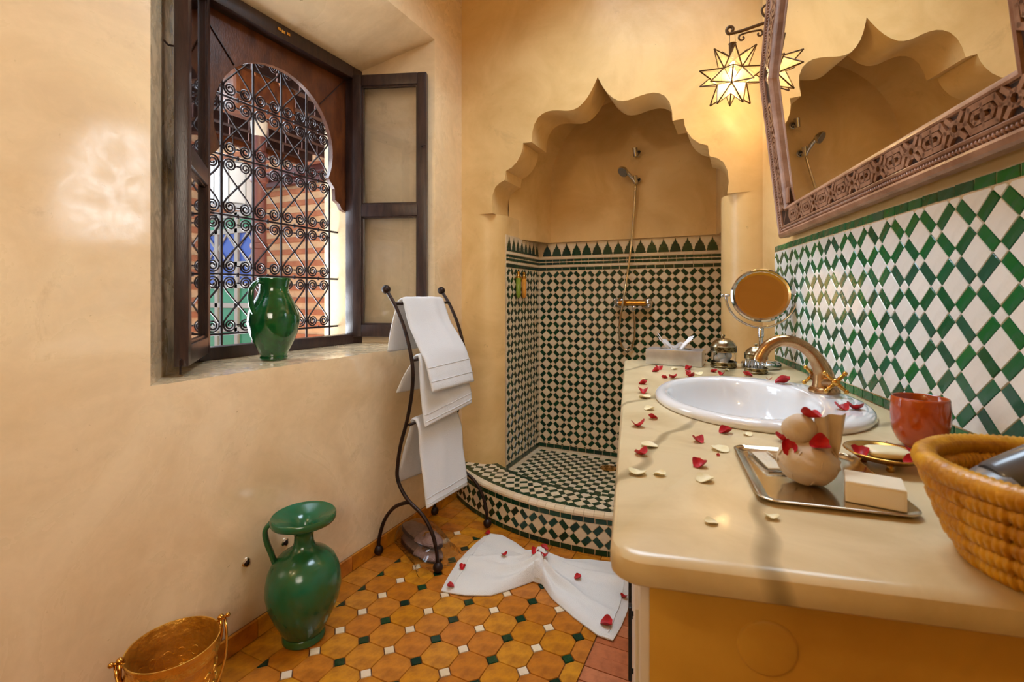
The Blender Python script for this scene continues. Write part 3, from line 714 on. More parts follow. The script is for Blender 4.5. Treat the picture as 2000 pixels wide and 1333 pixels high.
# ------------------------------------------------------------------ green jug on the sill
JX, JY = -1.556, 1.210
jug = thing('jug', 'dark green glazed jug with one handle on the window sill', 'jug', (JX, JY, 0.838))
prof = [(0.0, .004), (.046, .0), (.051, .004), (.051, .012), (.048, .018), (.056, .034), (.074, .068), (.088, .10), (.096, .135), (.0975, .15), (.094, .175), (.083, .20), (.069, .225), (.058, .245), (.0545, .26), (.0555, .275), (.060, .292), (.0635, .2995), (.0615, .3015), (.057, .296), (.051, .272), (.05, .25), (.075, .2), (.085, .14), (.05, .03), (0, .02)]
prof = [(r_*.91, z_) for r_, z_ in prof]
mb = MB(); mb.lathe(prof, (JX, JY, .838), 48, ripple=lambda a, i: 0.006*sin(i*2.1+a)); mb.build('body', M['jade'], jug, smooth=True)
hd = Vv((-0.30, -0.95, 0)).normalized(); hd = (Vv((.75, -.66, 0))*.80+Vv((-.903, -.4295, 0))*0.62).normalized()
P = bez([Vv((JX, JY, .838))+hd*r+ZH*z for r, z in ((.046, .280), (.070, .284), (.090, .264), (.096, .235), (.092, .20), (.080, .172))], 7)
mb = MB(); mb.tube(P, [.012]*len(P), 10, flat=0.62); mb.build('handle', M['jade'], jug, smooth=True)
# ------------------------------------------------------------------ tall green urn on the floor
UX, UY = -1.245, 1.075
urn = thing('urn', 'tall worn green urn with flared mouth on the tiled floor', 'urn', (UX, UY, 0))
prof = [(0, .006), (.062, .0), (.068, .004), (.068, .016), (.064, .022), (.074, .04), (.096, .08), (.112, .12), (.119, .155), (.119, .185), (.112, .215), (.098, .242), (.078, .262), (.053, .276), (.038, .286), (.0315, .30), (.030, .32), (.034, .338), (.052, .352), (.082, .360), (.100, .366), (.1035, .372), (.1035, .384), (.100, .388), (.095, .385), (.088, .381), (.055, .370), (.028, .350), (.022, .32), (.025, .29), (.08, .24), (.1, .16), (.05, .03), (0, .02)]
prof = [(r_*.93, z_) for r_, z_ in prof]
mb = MB(); mb.lathe(prof, (UX, UY, 0), 56, ripple=lambda a, i: (0.008*sin(i*1.9) if 5 < i < 13 else 0.012*sin(3*a+1) if i > 19 else 0)); mb.build('body', M['urn'], urn, smooth=0.9)
hd = Vv((-0.80, -0.60, 0)).normalized()
P = bez([Vv((UX, UY, 0))+hd*r+ZH*z for r, z in ((.098, .366), (.112, .345), (.108, .31), (.094, .27), (.086, .245))], 8)
mb = MB(); mb.tube(P, .014, 10, flat=0.55); mb.build('handle', M['urn'], urn, smooth=True)
# ------------------------------------------------------------------ brass bucket
BX, BY = -1.252, 0.697
bk = thing('bucket', 'embossed brass bucket with bail ears by the left wall', 'bucket', (BX, BY, 0))
prof = [(0, .004), (.090, .0), (.098, .004), (.1, .012), (.097, .02), (.0985, .05), (.104, .12), (.109, .165), (.1115, .185), (.117, .19), (.1165, .20), (.1145, .205), (.1155, .217), (.1185, .2215), (.1185, .226), (.115, .226), (.1125, .218), (.108, .18), (.103, .11), (.096, .03), (.0, .018)]
prof = [(r_*.83, z_) for r_, z_ in prof]
mb = MB(); mb.lathe(prof, (BX, BY, 0), 64); mb.build('body', M['brass'], bk, smooth=0.7)
mb = MB()
for k in range(18):
    a = 2*pi*k/18; c = Vv((BX, BY, 0)); e = Vv((cos(a), sin(a), 0)); tt = Vv((-sin(a), cos(a), 0))
    for rr, zc_ in ((.016, .10), (.008, .10), (.011, .145), (.011, .055)):
        R0 = .1 + .0095*((zc_-.05)/.1)
        P = [c+(e*(R0+.0005))+tt*(rr*cos(b))+ZH*(zc_+rr*sin(b)) for b in [2*pi*m/14 for m in range(15)]]
        P = [c+Vv((v.x-BX, v.y-BY, 0)).normalized()*((.0975+.0105*((v.z-.02)/.145))*.83+.0006)+ZH*v.z for v in P]
        mb.tube(P, .0022, 5, caps=False)
mb.build('embossed_rosettes', M['brass'], bk, smooth=True)
ed = Vv((-0.42, -0.907, 0)).normalized(); ed = Vv((0.30, 0.954, 0)).normalized()
for s_ in (1, -1):
    e = ed*s_; c = Vv((BX, BY, 0))+e*0.099
    mb = MB(); mb.tube([c+ZH*.175, c+e*.004+ZH*.2, c+e*.003+ZH*.236], .005, 8); mb.ball(c+e*.003+ZH*.238, .008)
    mb.tube([c+ZH*.232-e*.006, c+ZH*.236+e*.016], .004, 8); mb.ball(c+ZH*.237+e*.019, .006); mb.build('ear', M['brass_smooth'], bk, smooth=True)
out = []
for k in range(25):
    a = pi*k/24; d_ = ed*cos(a)+Vv((-ed.y, ed.x, 0))*sin(a)*(-1)
    out.append(Vv((BX, BY, .232-.13*sin(a)))+d_*(0.111))
mb = MB(); mb.tube(out, .0035, 7); mb.build('bail_handle', M['brass_smooth'], bk, smooth=True)
# ------------------------------------------------------------------ towel rack
rk = thing('towel_rack', 'black wrought iron towel rack with ball finials by the window', 'towel rack', (-1.2, 1.75, 0))
main = [(-1.318, 1.093), (-1.293, 1.060), (-1.267, 1.020), (-1.228, .94), (-1.197, .842), (-1.186, .76), (-1.194, .67), (-1.216, .57), (-1.246, .475), (-1.262, .39), (-1.261, .325), (-1.215, .258), (-1.14, .208), (-1.096, .15), (-1.074, .085), (-1.068, .02)]
leg = [(-1.20, .246), (-1.235, .236), (-1.285, .207), (-1.33, .15), (-1.357, .075), (-1.362, .02)]
for y in (1.55, 1.95):
    mb = MB(); mb.tube(bez([(x, y, z) for x, z in main], 6), 0.0075, 10); mb.build('s_curved_rail', M['iron'], rk, origin=(-1.07, y, 0), smooth=True)
    mb = MB(); mb.tube(bez([(x, y, z) for x, z in leg], 6), 0.0075, 10); mb.build('curved_leg', M['iron'], rk, origin=(-1.36, y, 0), smooth=True)
    for x, z, r in ((-1.322, 1.100, .0185), (-1.067, .020, .020), (-1.362, .020, .020)):
        mb = MB(); mb.ball((x, y, z), r, 18, 12); mb.build('ball', M['iron'], rk, origin=(x, y, z-r), smooth=True)
BARS = [(-1.280, 1.042), (-1.193, .815), (-1.205, .556)]
for x, z in BARS:
    mb = MB(); mb.tube([(x, 1.55, z), (x, 1.95, z)], 0.006, 8); mb.build('cross_bar', M['iron'], rk, origin=(x, 1.55, z), smooth=True)
def towel(name, label, bar, L, Rr, yL, yR, bl, br, th=0.014, seed=0):
    """draped folded towel: front edge paths L (near) and Rr (far), back flap end points bl, br, over bar"""
    bx, bz = bar; r = 0.0085+th/2
    def prof(fr_, bk_):
        P = [(bk_[0], bk_[1]), (bk_[0]*.5+(bx-r)*.5-.004, bk_[1]*.5+bz*.5), (bx-r, bz-.006)]
        P += [(bx-r*cos(a), bz+r*sin(a)) for a in (0.5, 1.1, 1.7, 2.3)]
        P += [(x, z) for x, z in fr_]
        return [Vv((p.x, 0, p.y)) for p in bez([(a, b, 0) for a, b in P], 8)]
    pl = prof(L, bl); pr2 = prof(Rr, br); nv = 26; rows = []
    n = len(pl)
    for j in range(nv+1):
        v = j/nv; row = []
        y = yL+(yR-yL)*v
        for i in range(n):
            c = pl[i].lerp(pr2[i], v); u = i/(n-1)
            w = noise.noise(Vv((u*4+seed, v*5, seed)))*.006+noise.noise(Vv((u*11, v*3+seed, 2)))*.002
            f = min(1, abs(u-0.42)*4)
            row.append(Vv((c.x+w*f, y+noise.noise(Vv((u*3, seed+j*.02, 9)))*.006*f, c.z+w*.3*f)))
        rows.append(row)
    # thickness
    top, bot = [], []
    for j in range(nv+1):
        a, b = [], []
        for i in range(n):
            t = (rows[j][min(i+1, n-1)]-rows[j][max(i-1, 0)]).normalized()
            nn = Vv((-t.z, 0, t.x)).normalized()
            e = min(1.0, min(j, nv-j)/2.0+.35, min(i, n-1-i)/2.0+.45)
            a.append(rows[j][i]+nn*th/2*e); b.append(rows[j][i]-nn*th/2*e)
        top.append(a); bot.append(b)
    mb = MB(); ring = []
    mb.grid(top); mb.grid([r_[::-1] for r_ in bot])
    mb.grid([top[0][::-1], bot[0][::-1]]); mb.grid([top[-1], bot[-1]])
    mb.grid([[r_[0] for r_ in top], [r_[0] for r_ in bot]]); mb.grid([[r_[-1] for r_ in top], [r_[-1] for r_ in bot]])
    o = mb.build(name, M['towel'], origin=(bx, (yL+yR)/2, bz), smooth=True)
    bm = bmesh.new(); bm.from_mesh(o.data); bmesh.ops.remove_doubles(bm, verts=bm.verts[:], dist=1e-5); bmesh.ops.recalc_face_normals(bm, faces=bm.faces[:]); bm.to_mesh(o.data); bm.free()
    # hem band near the front end
    t = tag(o, label, 'towel', 'white towels on the iron rack')
    mbh = MB(); k = n-7
    for kk in (k, k+3): mbh.tube([top[j][kk]+Vv((.001, 0, 0)) for j in range(nv+1)], .0013, 5)
    h = mbh.build('hem', M['towel'], o, smooth=True)
    return o
towel('towel', 'white towel over the lowest bar of the iron rack', BARS[2], [(-1.180, .52), (-1.168, .41), (-1.150, .28), (-1.140, .222)], [(-1.160, .48), (-1.150, .38), (-1.134, .28), (-1.130, .215)], 1.578, 1.87, (-1.292, .30), (-1.298, .27), seed=3)
towel('towel', 'white towel over the middle bar, partly under the top towel', BARS[1], [(-1.178, .77), (-1.172, .69), (-1.162, .61), (-1.150, .545)], [(-1.155, .775), (-1.138, .70), (-1.122, .65), (-1.118, .585)], 1.582, 1.89, (-1.296, .672), (-1.29, .655), seed=11)
towel('towel', 'white towel draped over the top bar of the iron rack', BARS[0], [(-1.240, .96), (-1.205, .89), (-1.160, .81), (-1.122, .685)], [(-1.232, .96), (-1.190, .90), (-1.140, .82), (-1.103, .685)], 1.592, 1.885, (-1.348, .838), (-1.345, .835), th=.016, seed=5)
# ------------------------------------------------------------------ bath mat tied as a bow on the floor
keys = [(0.0, (-.985, 1.452), (-1.035, 1.865)), (.05, (-.95, 1.455), (-1.015, 1.895)), (.14, (-.89, 1.468), (-.965, 1.905)), (.28, (-.81, 1.505), (-.885, 1.872)), (.40, (-.75, 1.585), (-.80, 1.815)), (.48, (-.708, 1.650), (-.742, 1.783)), (.54, (-.672, 1.648), (-.700, 1.785)),
        (.64, (-.61, 1.585), (-.635, 1.835)), (.78, (-.505, 1.52), (-.545, 1.880)), (.92, (-.41, 1.472), (-.455, 1.905)), (1.0, (-.362, 1.470), (-.405, 1.915))]
def bow_at(u):
    for a, b in zip(keys, keys[1:]):
        if a[0] <= u <= b[0]:
            t = (u-a[0])/(b[0]-a[0]); t = t*t*(3-2*t)*.3+t*.7
            return (Vv(a[1]).lerp(Vv(b[1]), t), Vv(a[2]).lerp(Vv(b[2]), t))
def bow_pt(u, v):
    lo, hi = bow_at(u); s_ = (v+1)/2; c = lo.lerp(hi, s_)
    end = max(0, (u-.86)/.14); c = c+Vv((.028*end*(1-v*v), 0))
    end0 = max(0, (.10-u)/.10); c = c+Vv((-.022*end0*(1-v*v), 0))
    g = math.exp(-((u-.51)/.085)**2); g2 = math.exp(-((u-.51)/.26)**2)
    h = .016+.040*g*(1-abs(v)**2.5)+.016*g2*(1-v*v)
    h += .017*g2*abs(sin(v*6.5+(.8 if u > .51 else 0)))**1.5*(1-v**6)+.010*noise.noise(Vv((u*7, v*3, 4)))*(1-v**4)
    h += .016*math.exp(-((v-.15-.5*(u-.5))/.09)**2)*min(1, abs(u-.51)*5)+.010*math.exp(-((v+.35+.4*(u-.5))/.08)**2)*min(1, abs(u-.51)*5)
    e = max(0, 1-min((1-abs(v))*9, min(u, 1-u)*14))
    return Vv((c.x, c.y, max(.006, h*(1-.72*e*e))))
nu, nv = 90, 44; top = []; bot = []
for i in range(nu+1):
    top.append([bow_pt(i/nu, -1+2*j/nv) for j in range(nv+1)])
    bot.append([Vv((p_.x, p_.y, .002)) for p_ in top[-1]])
mb = MB(); mb.grid(top); mb.grid([r_[::-1] for r_ in bot]); mb.grid([top[0], bot[0]]); mb.grid([top[-1], bot[-1]])
mb.grid([[r_[0] for r_ in top], [r_[0] for r_ in bot]]); mb.grid([[r_[-1] for r_ in top], [r_[-1] for r_ in bot]])
bow = tag(mb.build('bath_mat', M['towel_floor'], origin=(-.70, 1.7, 0), smooth=1.1), 'white terry bath mat gathered into a bow on the floor', 'bath mat')
mb = MB()
mb.tube([bow_pt(.965, -0.92+1.84*k/30)+Vv((0, 0, .0012)) for k in range(31)], .0018, 5)
mb.build('woven_border', M['towel_floor'], bow, smooth=True); mb = MB()
mb.tube([bow_pt(.055, -0.9+1.8*k/30)+Vv((0, 0, .0012)) for k in range(31)], .0018, 5)
mb.build('woven_border', M['towel_floor'], bow, smooth=True)
mb = MB(); R_ = []
for k in range(25):
    v = -0.98+1.96*k/24; c = bow_pt(.51, v); R_.append([bow_pt(.51+du, v)+Vv((0, 0, dz)) for du, dz in ((-.03, .001), (-.02, .008), (0, .011), (.02, .008), (.03, .001))])
mb.grid(R_); mb.build('knot', M['towel_floor'], bow, smooth=True, fix=False)
# ------------------------------------------------------------------ slippers in a plastic bag
def slipper(c, ang, flip, nm, label):
    R = rz(ang); s = thing(nm, label, 'slipper', c, 'packed slippers')
    outl = []
    for k in range(32):
        a = 2*pi*k/32; x = cos(a)*.136; w = .047+.006*cos(a)*(1)+.004*cos(2*a)
        outl.append((x, sin(a)*w))
    fn = lambda u, v, d: Vv(c)+R@Vv((u, v, d))
    mb = MB(); mb.prism(outl, fn, 0, .014); mb.build('sole', M['sole'], s, smooth=0.6)
    mb = MB(); mb.prism([(u*.97, v*.95) for u, v in outl], fn, .0141, .020); mb.build('insole', M['slipper'], s, smooth=0.6)
    rows = []
    for k in range(9):
        u = .024+.110*k/8; w = sqrt(max(.02, 1-(u/.140)**2))*.053; hh = .026*(1-(k/8)**2*.7)
        rows.append([fn(u, -w+2*w*j/10, .014+hh*sin(pi*j/10)**.8) for j in range(11)])
    mb = MB(); mb.grid(rows); mb.grid([[v+Vv((0, 0, -.004)) for v in r_] for r_ in rows][::-1]); mb.build('upper', M['slipper'], s, smooth=True, fix=False)
    mb = MB(); mb.tube([fn(.052+.006*sin(j*1.3), -.028+.056*j/12, .043-abs(j-6)*.0012) for j in range(13)], .0016, 5); mb.build('embroidery', M['brass_smooth'], s, smooth=True)
    return s
slipper((-1.218, 1.652, .003), -0.40, 1, 'slipper', 'lower plum slipper of the pair packed in clear plastic')
slipper((-1.232, 1.668, .0475), -0.36, 1, 'slipper', 'upper plum slipper of the pair packed in clear plastic')
rows = []
for k in range(23):
    u = -.165+.35*k/22; row = []
    w = .088+.02*min(1, max(0, (u-.09)/.08)); fall = max(0, 1-((u+.005)/.155)**4)
    for j in range(25):
        a = 2*pi*j/24
        zz = .0025+(.040+.052*fall*(1-max(0, u/.2)))*max(0, sin(a))**.6 if sin(a) > 0 else .0012
        if u > .13: zz *= .42
        yy = w*cos(a)
        row.append(Vv((-1.218, 1.672, 0))+rz(-.51)@Vv((u, yy, max(.0012, zz+noise.noise(Vv((u*30, a*2.2, 1)))*.007*(1 if sin(a) > .1 else 0)))))
    rows.append(row)
rows = [[Vv((max(v.x, XL+.018), v.y, v.z)) for v in r_] for r_ in rows]
mb = MB(); mb.grid(rows)
tag(mb.build('plastic_bag', M['cellophane'], origin=(-1.218, 1.672, 0), smooth=True), 'clear crinkled plastic bag around the slippers under the rack', 'bag')
# ------------------------------------------------------------------ small wall plugs
for y, z, lb in ((.979, .248, 'rusty pipe plug low on the wall left of the urn'), (1.118, .246, 'rusty pipe plug seen through the urn handle')):
    t = thing('wall_plug', lb, 'plug', (XL, y, z), 'wall plugs'); Rp = Matrix.Rotation(pi/2, 3, 'Y')
    mb = MB(); mb.lathe([(.0, .001), (.012, .001), (.013, .004), (.009, .006), (.0085, .002), (0, .002)], (XL, y, z), 14, Rp, ripple=lambda a, i: .15*sin(3*a)); mb.build('collar', M['silver'], t, smooth=0.8)
    mb = MB(); mb.lathe([(.0075, .002), (.0075, .009), (.005, .011), (0, .011)], (XL, y, z), 10, Rp); mb.build('stub', M['iron'], t, smooth=0.8)
# ------------------------------------------------------------------ vanity and worktop
van = thing('vanity', 'ochre plastered vanity base under the marble worktop', 'vanity', Wp(.27, 1.15, 0))
mb = MB(); V0, V1 = 0.50, 1.80
DV = D-.006
for a, b, c, d_ in ((.020, DV, V0, V0+.05), (.020, DV, V1-.05, V1), (DV-.03, DV, V0+.05, V1-.05)):
    mb.prism([(a, c), (b, c), (b, d_), (a, d_)], lambda u, v, d: Wp(u, v, d), 0.0, 0.8025)
mb.prism([(.020, V0+.05), (DV-.03, V0+.05), (DV-.03, V1-.05), (.020, V1-.05)], lambda u, v, d: Wp(u, v, d), 0.0, 0.06)
mb.build('body', M['vanity'], van)
for a, b in ((.503, .80), (.81, 1.10), (1.11, 1.40), (1.41, 1.79)):
    mb = MB(); mb.box(Wp(.0165, (a+b)/2, .42), (.012, b-a, .72), RT, .003); dd = mb.build('door', M['whitepaint'], van, smooth=0.6)
    mb = MB(); mb.box(Wp(.0095, (a+b)/2, .42), (.006, b-a-.10, .60), RT, .002); mb.build('door_panel', M['whitepaint'], dd, smooth=0.6)
    h0 = .72 if a < .6 else a+.04
    mb = MB(); mb.box(Wp(.0015, h0+.05, .53), (.006, .014, .115), RT, .002); mb.tube([Wp(.010, h0+.05, .575), Wp(.002, h0+.05, .575)], .004, 6); mb.tube([Wp(.010, h0+.05, .485), Wp(.002, h0+.05, .485)], .004, 6)
    mb.build('handle', M['black'], dd)
mb = MB(); mb.lathe([(.0, .0022), (.024, .0022), (.0262, .0015), (.027, .0)], Wp(.128, V0, .735), 32, RT@Matrix.Rotation(pi/2, 3, 'X')); mb.build('round_patch', M['vanity'], van, smooth=0.8)
# worktop: slab with bullnose and an oval cut-out
C0, C1, N0 = 0.447, 1.85, -0.018
BC = (.27, 1.16); BAn, BAt = .192, .242
def rrect(off):
    P = []; r = .03
    n0, n1, t0, t1 = N0+off, D-.006, C0+off, C1-off
    for cx, cy, a0_ in ((n0+r, t0+r, pi), (n1, t0, None), (n1, t1, None), (n0+r, t1-r, pi/2)):
        if a0_ is None: P.append((cx, cy))
        else:
            for k in range(9): a = a0_+pi/2*k/8; P.append((cx+r*cos(a), cy+r*sin(a)))
    return P
def at_angle(poly, th):
    dx, dy = cos(th), sin(th); best = None
    for i in range(len(poly)):
        (x1, y1), (x2, y2) = poly[i], poly[(i+1) % len(poly)]
        x1 -= BC[0]; x2 -= BC[0]; y1 -= BC[1]; y2 -= BC[1]
        ex, ey = x2-x1, y2-y1; den = dx*ey-dy*ex
        if abs(den) < 1e-12: continue
        t = (x1*ey-y1*ex)/den; s_ = (x1*dy-y1*dx)/den
        if t > 0 and -1e-9 <= s_ <= 1+1e-9 and (best is None or t < best): best = t
    return (BC[0]+dx*best, BC[1]+dy*best)
base = rrect(0)
ths = sorted(set([round(2*pi*k/120, 5) for k in range(120)]+[round(atan2(y-BC[1], x-BC[0]) % (2*pi), 5) for x, y in base]))
HT = .031; rows = []
for th in ths:
    row = [Wp(BC[0]+BAn*cos(th), BC[1]+BAt*sin(th), ZC-HT), Wp(BC[0]+BAn*cos(th), BC[1]+BAt*sin(th), ZC)]
    for off, z in ((.011, ZC), (.005, ZC-.002), (.0015, ZC-.006), (0, ZC-.012), (0, ZC-.020), (.0015, ZC-.026), (.006, ZC-.030), (.011, ZC-HT)):
        x, y = at_angle(base, th)
        if off and x < D-.02:
            l = sqrt((x-BC[0])**2+(y-BC[1])**2); k = off/l*1.25; x, y = x+(BC[0]-x)*k, y+(BC[1]-y)*k
        elif off: y = max(C0+off, min(C1-off, y))
        row.append(Wp(x, y, z))
    rows.append(row)
mb = MB(); mb.grid(rows, close_u=True, close_v=True)
top_ = tag(mb.build('worktop', M['marble'], origin=Wp(.27, 1.15, ZC-HT), smooth=0.5), 'cream marble worktop with rounded edge around the oval basin', 'worktop')
M['vein'] = mat('grey_marble_vein', S(136, 126, 112), 0.3)
# a grey vein is part of the stone: narrow darker inlay following the marble
def vein_mat():
    m = M['marble']; nt = m.node_tree; N = nt.nodes; L = nt.links; p_ = N['Principled BSDF']
    tc = N.new('ShaderNodeTexCoord'); mp = N.new('ShaderNodeMapping'); mp.inputs['Rotation'].default_value = (0, 0, .35)
    wv = N.new('ShaderNodeTexWave'); wv.inputs['Scale'].default_value = 1.5; wv.inputs['Distortion'].default_value = 7; wv.inputs['Detail'].default_value = 3; wv.inputs['Detail Scale'].default_value = 1.6
    r = N.new('ShaderNodeValToRGB'); e = r.color_ramp.elements; e[0].position = .0; e[0].color = (0.42, 0.40, 0.36, 1); e[1].position = .06; e[1].color = (1, 1, 1, 1)
    mx = N.new('ShaderNodeMix'); mx.data_type = 'RGBA'; mx.blend_type = 'MULTIPLY'; mx.inputs[0].default_value = .8
    src = p_.inputs['Base Color'].links[0].from_socket
    L.new(tc.outputs['Object'], mp.inputs[0]); L.new(mp.outputs[0], wv.inputs[0]); L.new(wv.outputs[0], r.inputs[0])
    L.new(src, mx.inputs[6]); L.new(r.outputs[0], mx.inputs[7]); L.new(mx.outputs[2], p_.inputs['Base Color'])
vein_mat()
# ------------------------------------------------------------------ basin
bas = thing('basin', 'white oval drop-in basin set in the marble worktop', 'basin', Wp(BC[0], BC[1], ZC))
def ell(cn, ct, an, at, z, n=72): return [Wp(cn+an*cos(2*pi*k/n), ct+at*sin(2*pi*k/n), z) for k in range(n)]
ic = (.236, 1.16); an, at = .150, .215
R_ = [ell(.27, 1.16, .209, .259, ZC+.0008), ell(.27, 1.16, .2115, .2615, ZC+.006), ell(.27, 1.16, .209, .259, ZC+.013), ell(.27, 1.16, .203, .253, ZC+.0175), ell(.268, 1.16, .195, .246, ZC+.019),
      ell(.25, 1.16, .172, .232, ZC+.0185), ell(ic[0], ic[1], an+.006, at+.006, ZC+.018), ell(ic[0], ic[1], an+.001, at+.001, ZC+.0155), ell(ic[0], ic[1], an-.003, at-.003, ZC+.009)]
for k in range(1, 12):
    a = pi/2*k/12; f = cos(a)**.75
    R_.append(ell(ic[0]+.01*sin(a), ic[1], (an-.006)*f+.02*(1-f), (at-.006)*f+.02*(1-f), ZC+.004-.135*sin(a)**1.15))
R_.append(ell(ic[0]+.01, ic[1], .019, .019, ZC-.134))
mb = MB(); mb.grid(R_, close_v=True); mb.build('bowl', M['porcelain'], bas, smooth=True, fix=False)
mb = MB(); mb.lathe([(0, .002), (.016, .003), (.021, .001), (.021, -.004), (0, -.004)], Wp(ic[0]+.01, ic[1], ZC-.133), 24); mb.build('drain_plug', M['chrome'], bas, smooth=0.7)
# ------------------------------------------------------------------ faucet
FZ = ZC+.0192
fau = thing('faucet', 'brushed bronze basin faucet with two cross handles', 'faucet', Wp(.432, 1.225, FZ))
fb_ = Vv(Wp(.432, 1.225, FZ))
P = bez([fb_+NH*a+TH*c+ZH*b for a, c, b in ((0, 0, .0), (0, 0, .03), (-.006, 0, .055), (-.026, 0, .088), (-.056, -.002, .110), (-.092, -.004, .115), (-.122, -.006, .098), (-.138, -.007, .068))], 7)
n = len(P); rs = [.026-.0125*min(1, i/(n*.45)) for i in range(n)]; rs = [r+.0015*(i/n > .9) for i, r in enumerate(rs)]
mb = MB(); mb.tube(P, rs, 16); mb.build('spout', M['bronze'], fau, smooth=0.8)
mb = MB(); mb.lathe([(0, -.0005), (.031, -.0005), (.032, .004), (.028, .010), (.0255, .012), (0, .012)], fb_, 28); mb.build('base_flange', M['bronze'], fau, smooth=0.7)
mb = MB(); e_ = (P[-1]-P[-3]).normalized(); mb.tube([P[-1]-e_*.004, P[-1]+e_*.003], .0125, 16); mb.build('aerator', M['chrome'], fau, smooth=0.6)
for tx, cz in ((-.052, .030), (.050, .026)):
    c = fb_+TH*tx+ZH*cz; ax = (TH*(1 if tx > 0 else -1)+ZH*.22-NH*.05).normalized()
    mb = MB(); mb.tube([fb_+ZH*.02, fb_+TH*tx*.55+ZH*(.02+(cz-.02)*.6), c], [.016, .012, .010], 12); mb.tube([c, c+ax*.014], [.012, .009], 12)
    mb.build('valve_stem', M['bronze'], fau, smooth=0.8)
    c2 = c+ax*.012; q_ = ax.to_track_quat('Z', 'Y').to_matrix()
    mb = MB(); mb.ball(c2, .0085)
    for k in range(4):
        a = pi/4+pi/2*k; d_ = q_@Vv((cos(a), sin(a), 0)); mb.tube([c2, c2+d_*.014, c2+d_*.026], [.0052, .0042, .0036], 8); mb.ball(c2+d_*.027, .0052, 10, 7)
    mb.build('cross_handle', M['brass_smooth'], fau, smooth=True)
# ------------------------------------------------------------------ tissue box
TB = RT@rz(-.24)
tbp = Vv(Wp(.158, 1.765, ZC))
tb = thing('tissue_box', 'silver tissue box at the far end of the worktop', 'tissue box', tbp)
mb = MB(); mb.box(tbp+ZH*.027, (.185, .105, .052), TB, .002); mb.build('case', M['steel'], tb, smooth=0.6)
mb = MB(); mb.lathe([(.052, .0535), (.054, .0548), (.048, .0548), (.046, .0532)], tbp, 28, TB, 1, .42); mb.build('oval_slot_rim', M['silver'], tb, smooth=0.7)
mb = MB(); rows = []
for i in range(25):
    u = -1+2*i/24; row = []
    for j in range(9):
        v = j/8; hgt = .014+.040*abs(u)**1.1+.004*sin(u*11)
        row.append(tbp+TB@Vv((u*(.026+.038*v), .014*sin(u*3.5)*v-.006*v+.010*(1-v)*sin(u*6)+.006*noise.noise(Vv((u*4, v*4, 2))), .052+hgt*v+.003*noise.noise(Vv((u*6, v*3, 7))))))
    rows.append(row)
mb.grid(rows); mb.grid([[p_+TB@Vv((0, .0014, 0)) for p_ in r_] for r_ in rows][::-1])
rows = [[p_+TB@Vv((-.006, .012+.010*k/8, -.010*k/8)) for k, p_ in enumerate(r_)] for r_ in rows]; mb.grid(rows)
mb.build('pulled_tissue', M['tissue'], tb, smooth=True, fix=False)
# ------------------------------------------------------------------ jars with pierced metal bands
def jar(c, r, hb, name, label, fill):
    c = Vv(c); J = thing(name, label, 'jar', c, None)
    mb = MB(); mb.lathe([(0, .0005), (r, .0005), (r+.001, .003), (r+.0012, hb*.26), (r, hb*.27), (r-.002, hb*.27), (r-.002, .004), (0, .004)], c, 36); mb.build('pierced_base', M['pierced'], J, smooth=0.6)
    mb = MB(); mb.lathe([(r-.003, hb*.2), (r-.001, hb*.27), (r-.001, hb*.72), (r-.002, hb*.76), (r-.005, hb*.76), (r-.0045, hb*.25), (r-.006, hb*.2)], c, 36); mb.build('glass_body', M['clear'], J, smooth=0.7)
    mb = MB(); mb.lathe([(r+.0008, hb*.735), (r+.002, hb*.74), (r+.002, hb*.99), (r+.0005, hb), (r-.004, hb)], c, 36); mb.build('pierced_band', M['pierced'], J, smooth=0.6)
    mb = MB(); k = r/.0446
    mb.lathe([(r+.0005, hb), (r*.93, hb+.010*k), (r*.74, hb+.021*k), (r*.45, hb+.029*k), (.004*k, hb+.032*k), (.003*k, hb+.034*k), (.0055*k, hb+.037*k), (.0068*k, hb+.0405*k), (.0055*k, hb+.044*k), (0, hb+.0458*k)], c, 36); mb.build('domed_lid', M['pewter'], J, smooth=0.7)
    mb = MB()
    for z in (.004, hb*.25, hb*.745, hb*.985): mb.lathe([(r+.0015, z), (r+.003, z+.0015), (r+.0015, z+.003)], c, 36)
    mb.build('rim_wire', M['pewter'], J, smooth=True)
    mb = MB()
    if fill == 'cotton':
        for k_ in range(9): a = k_*2.4; rr = (r-.020)*sqrt((k_ % 5)/5); mb.ball(c+Vv((rr*cos(a), rr*sin(a), hb*.16+.010*(k_//3)+.008)), .0125, 10, 7)
        mb.build('cotton_balls', M['cotton'], J, smooth=True)
    else:
        for k_ in range(26):
            a = k_*2.4; rr = (r-.008)*sqrt(k_/26); mb.tube([c+Vv((rr*cos(a), rr*sin(a), .006)), c+Vv((rr*cos(a+.3)*.95, rr*sin(a+.3)*.95, hb*.78))], .0013, 5)
            mb.ball(c+Vv((rr*cos(a+.3)*.95, rr*sin(a+.3)*.95, hb*.74)), .0028, 6, 5)
        mb.build('cotton_buds', M['cotton'], J, smooth=True)
    return J
jar(Wp(.307, 1.722, ZC), .0395, .070, 'jar', 'large glass jar with pierced brass bands holding cotton balls', 'cotton')
jar(Wp(.381, 1.612, ZC), .0310, .060, 'jar', 'small glass jar of cotton buds in front of the shaving mirror', 'buds')
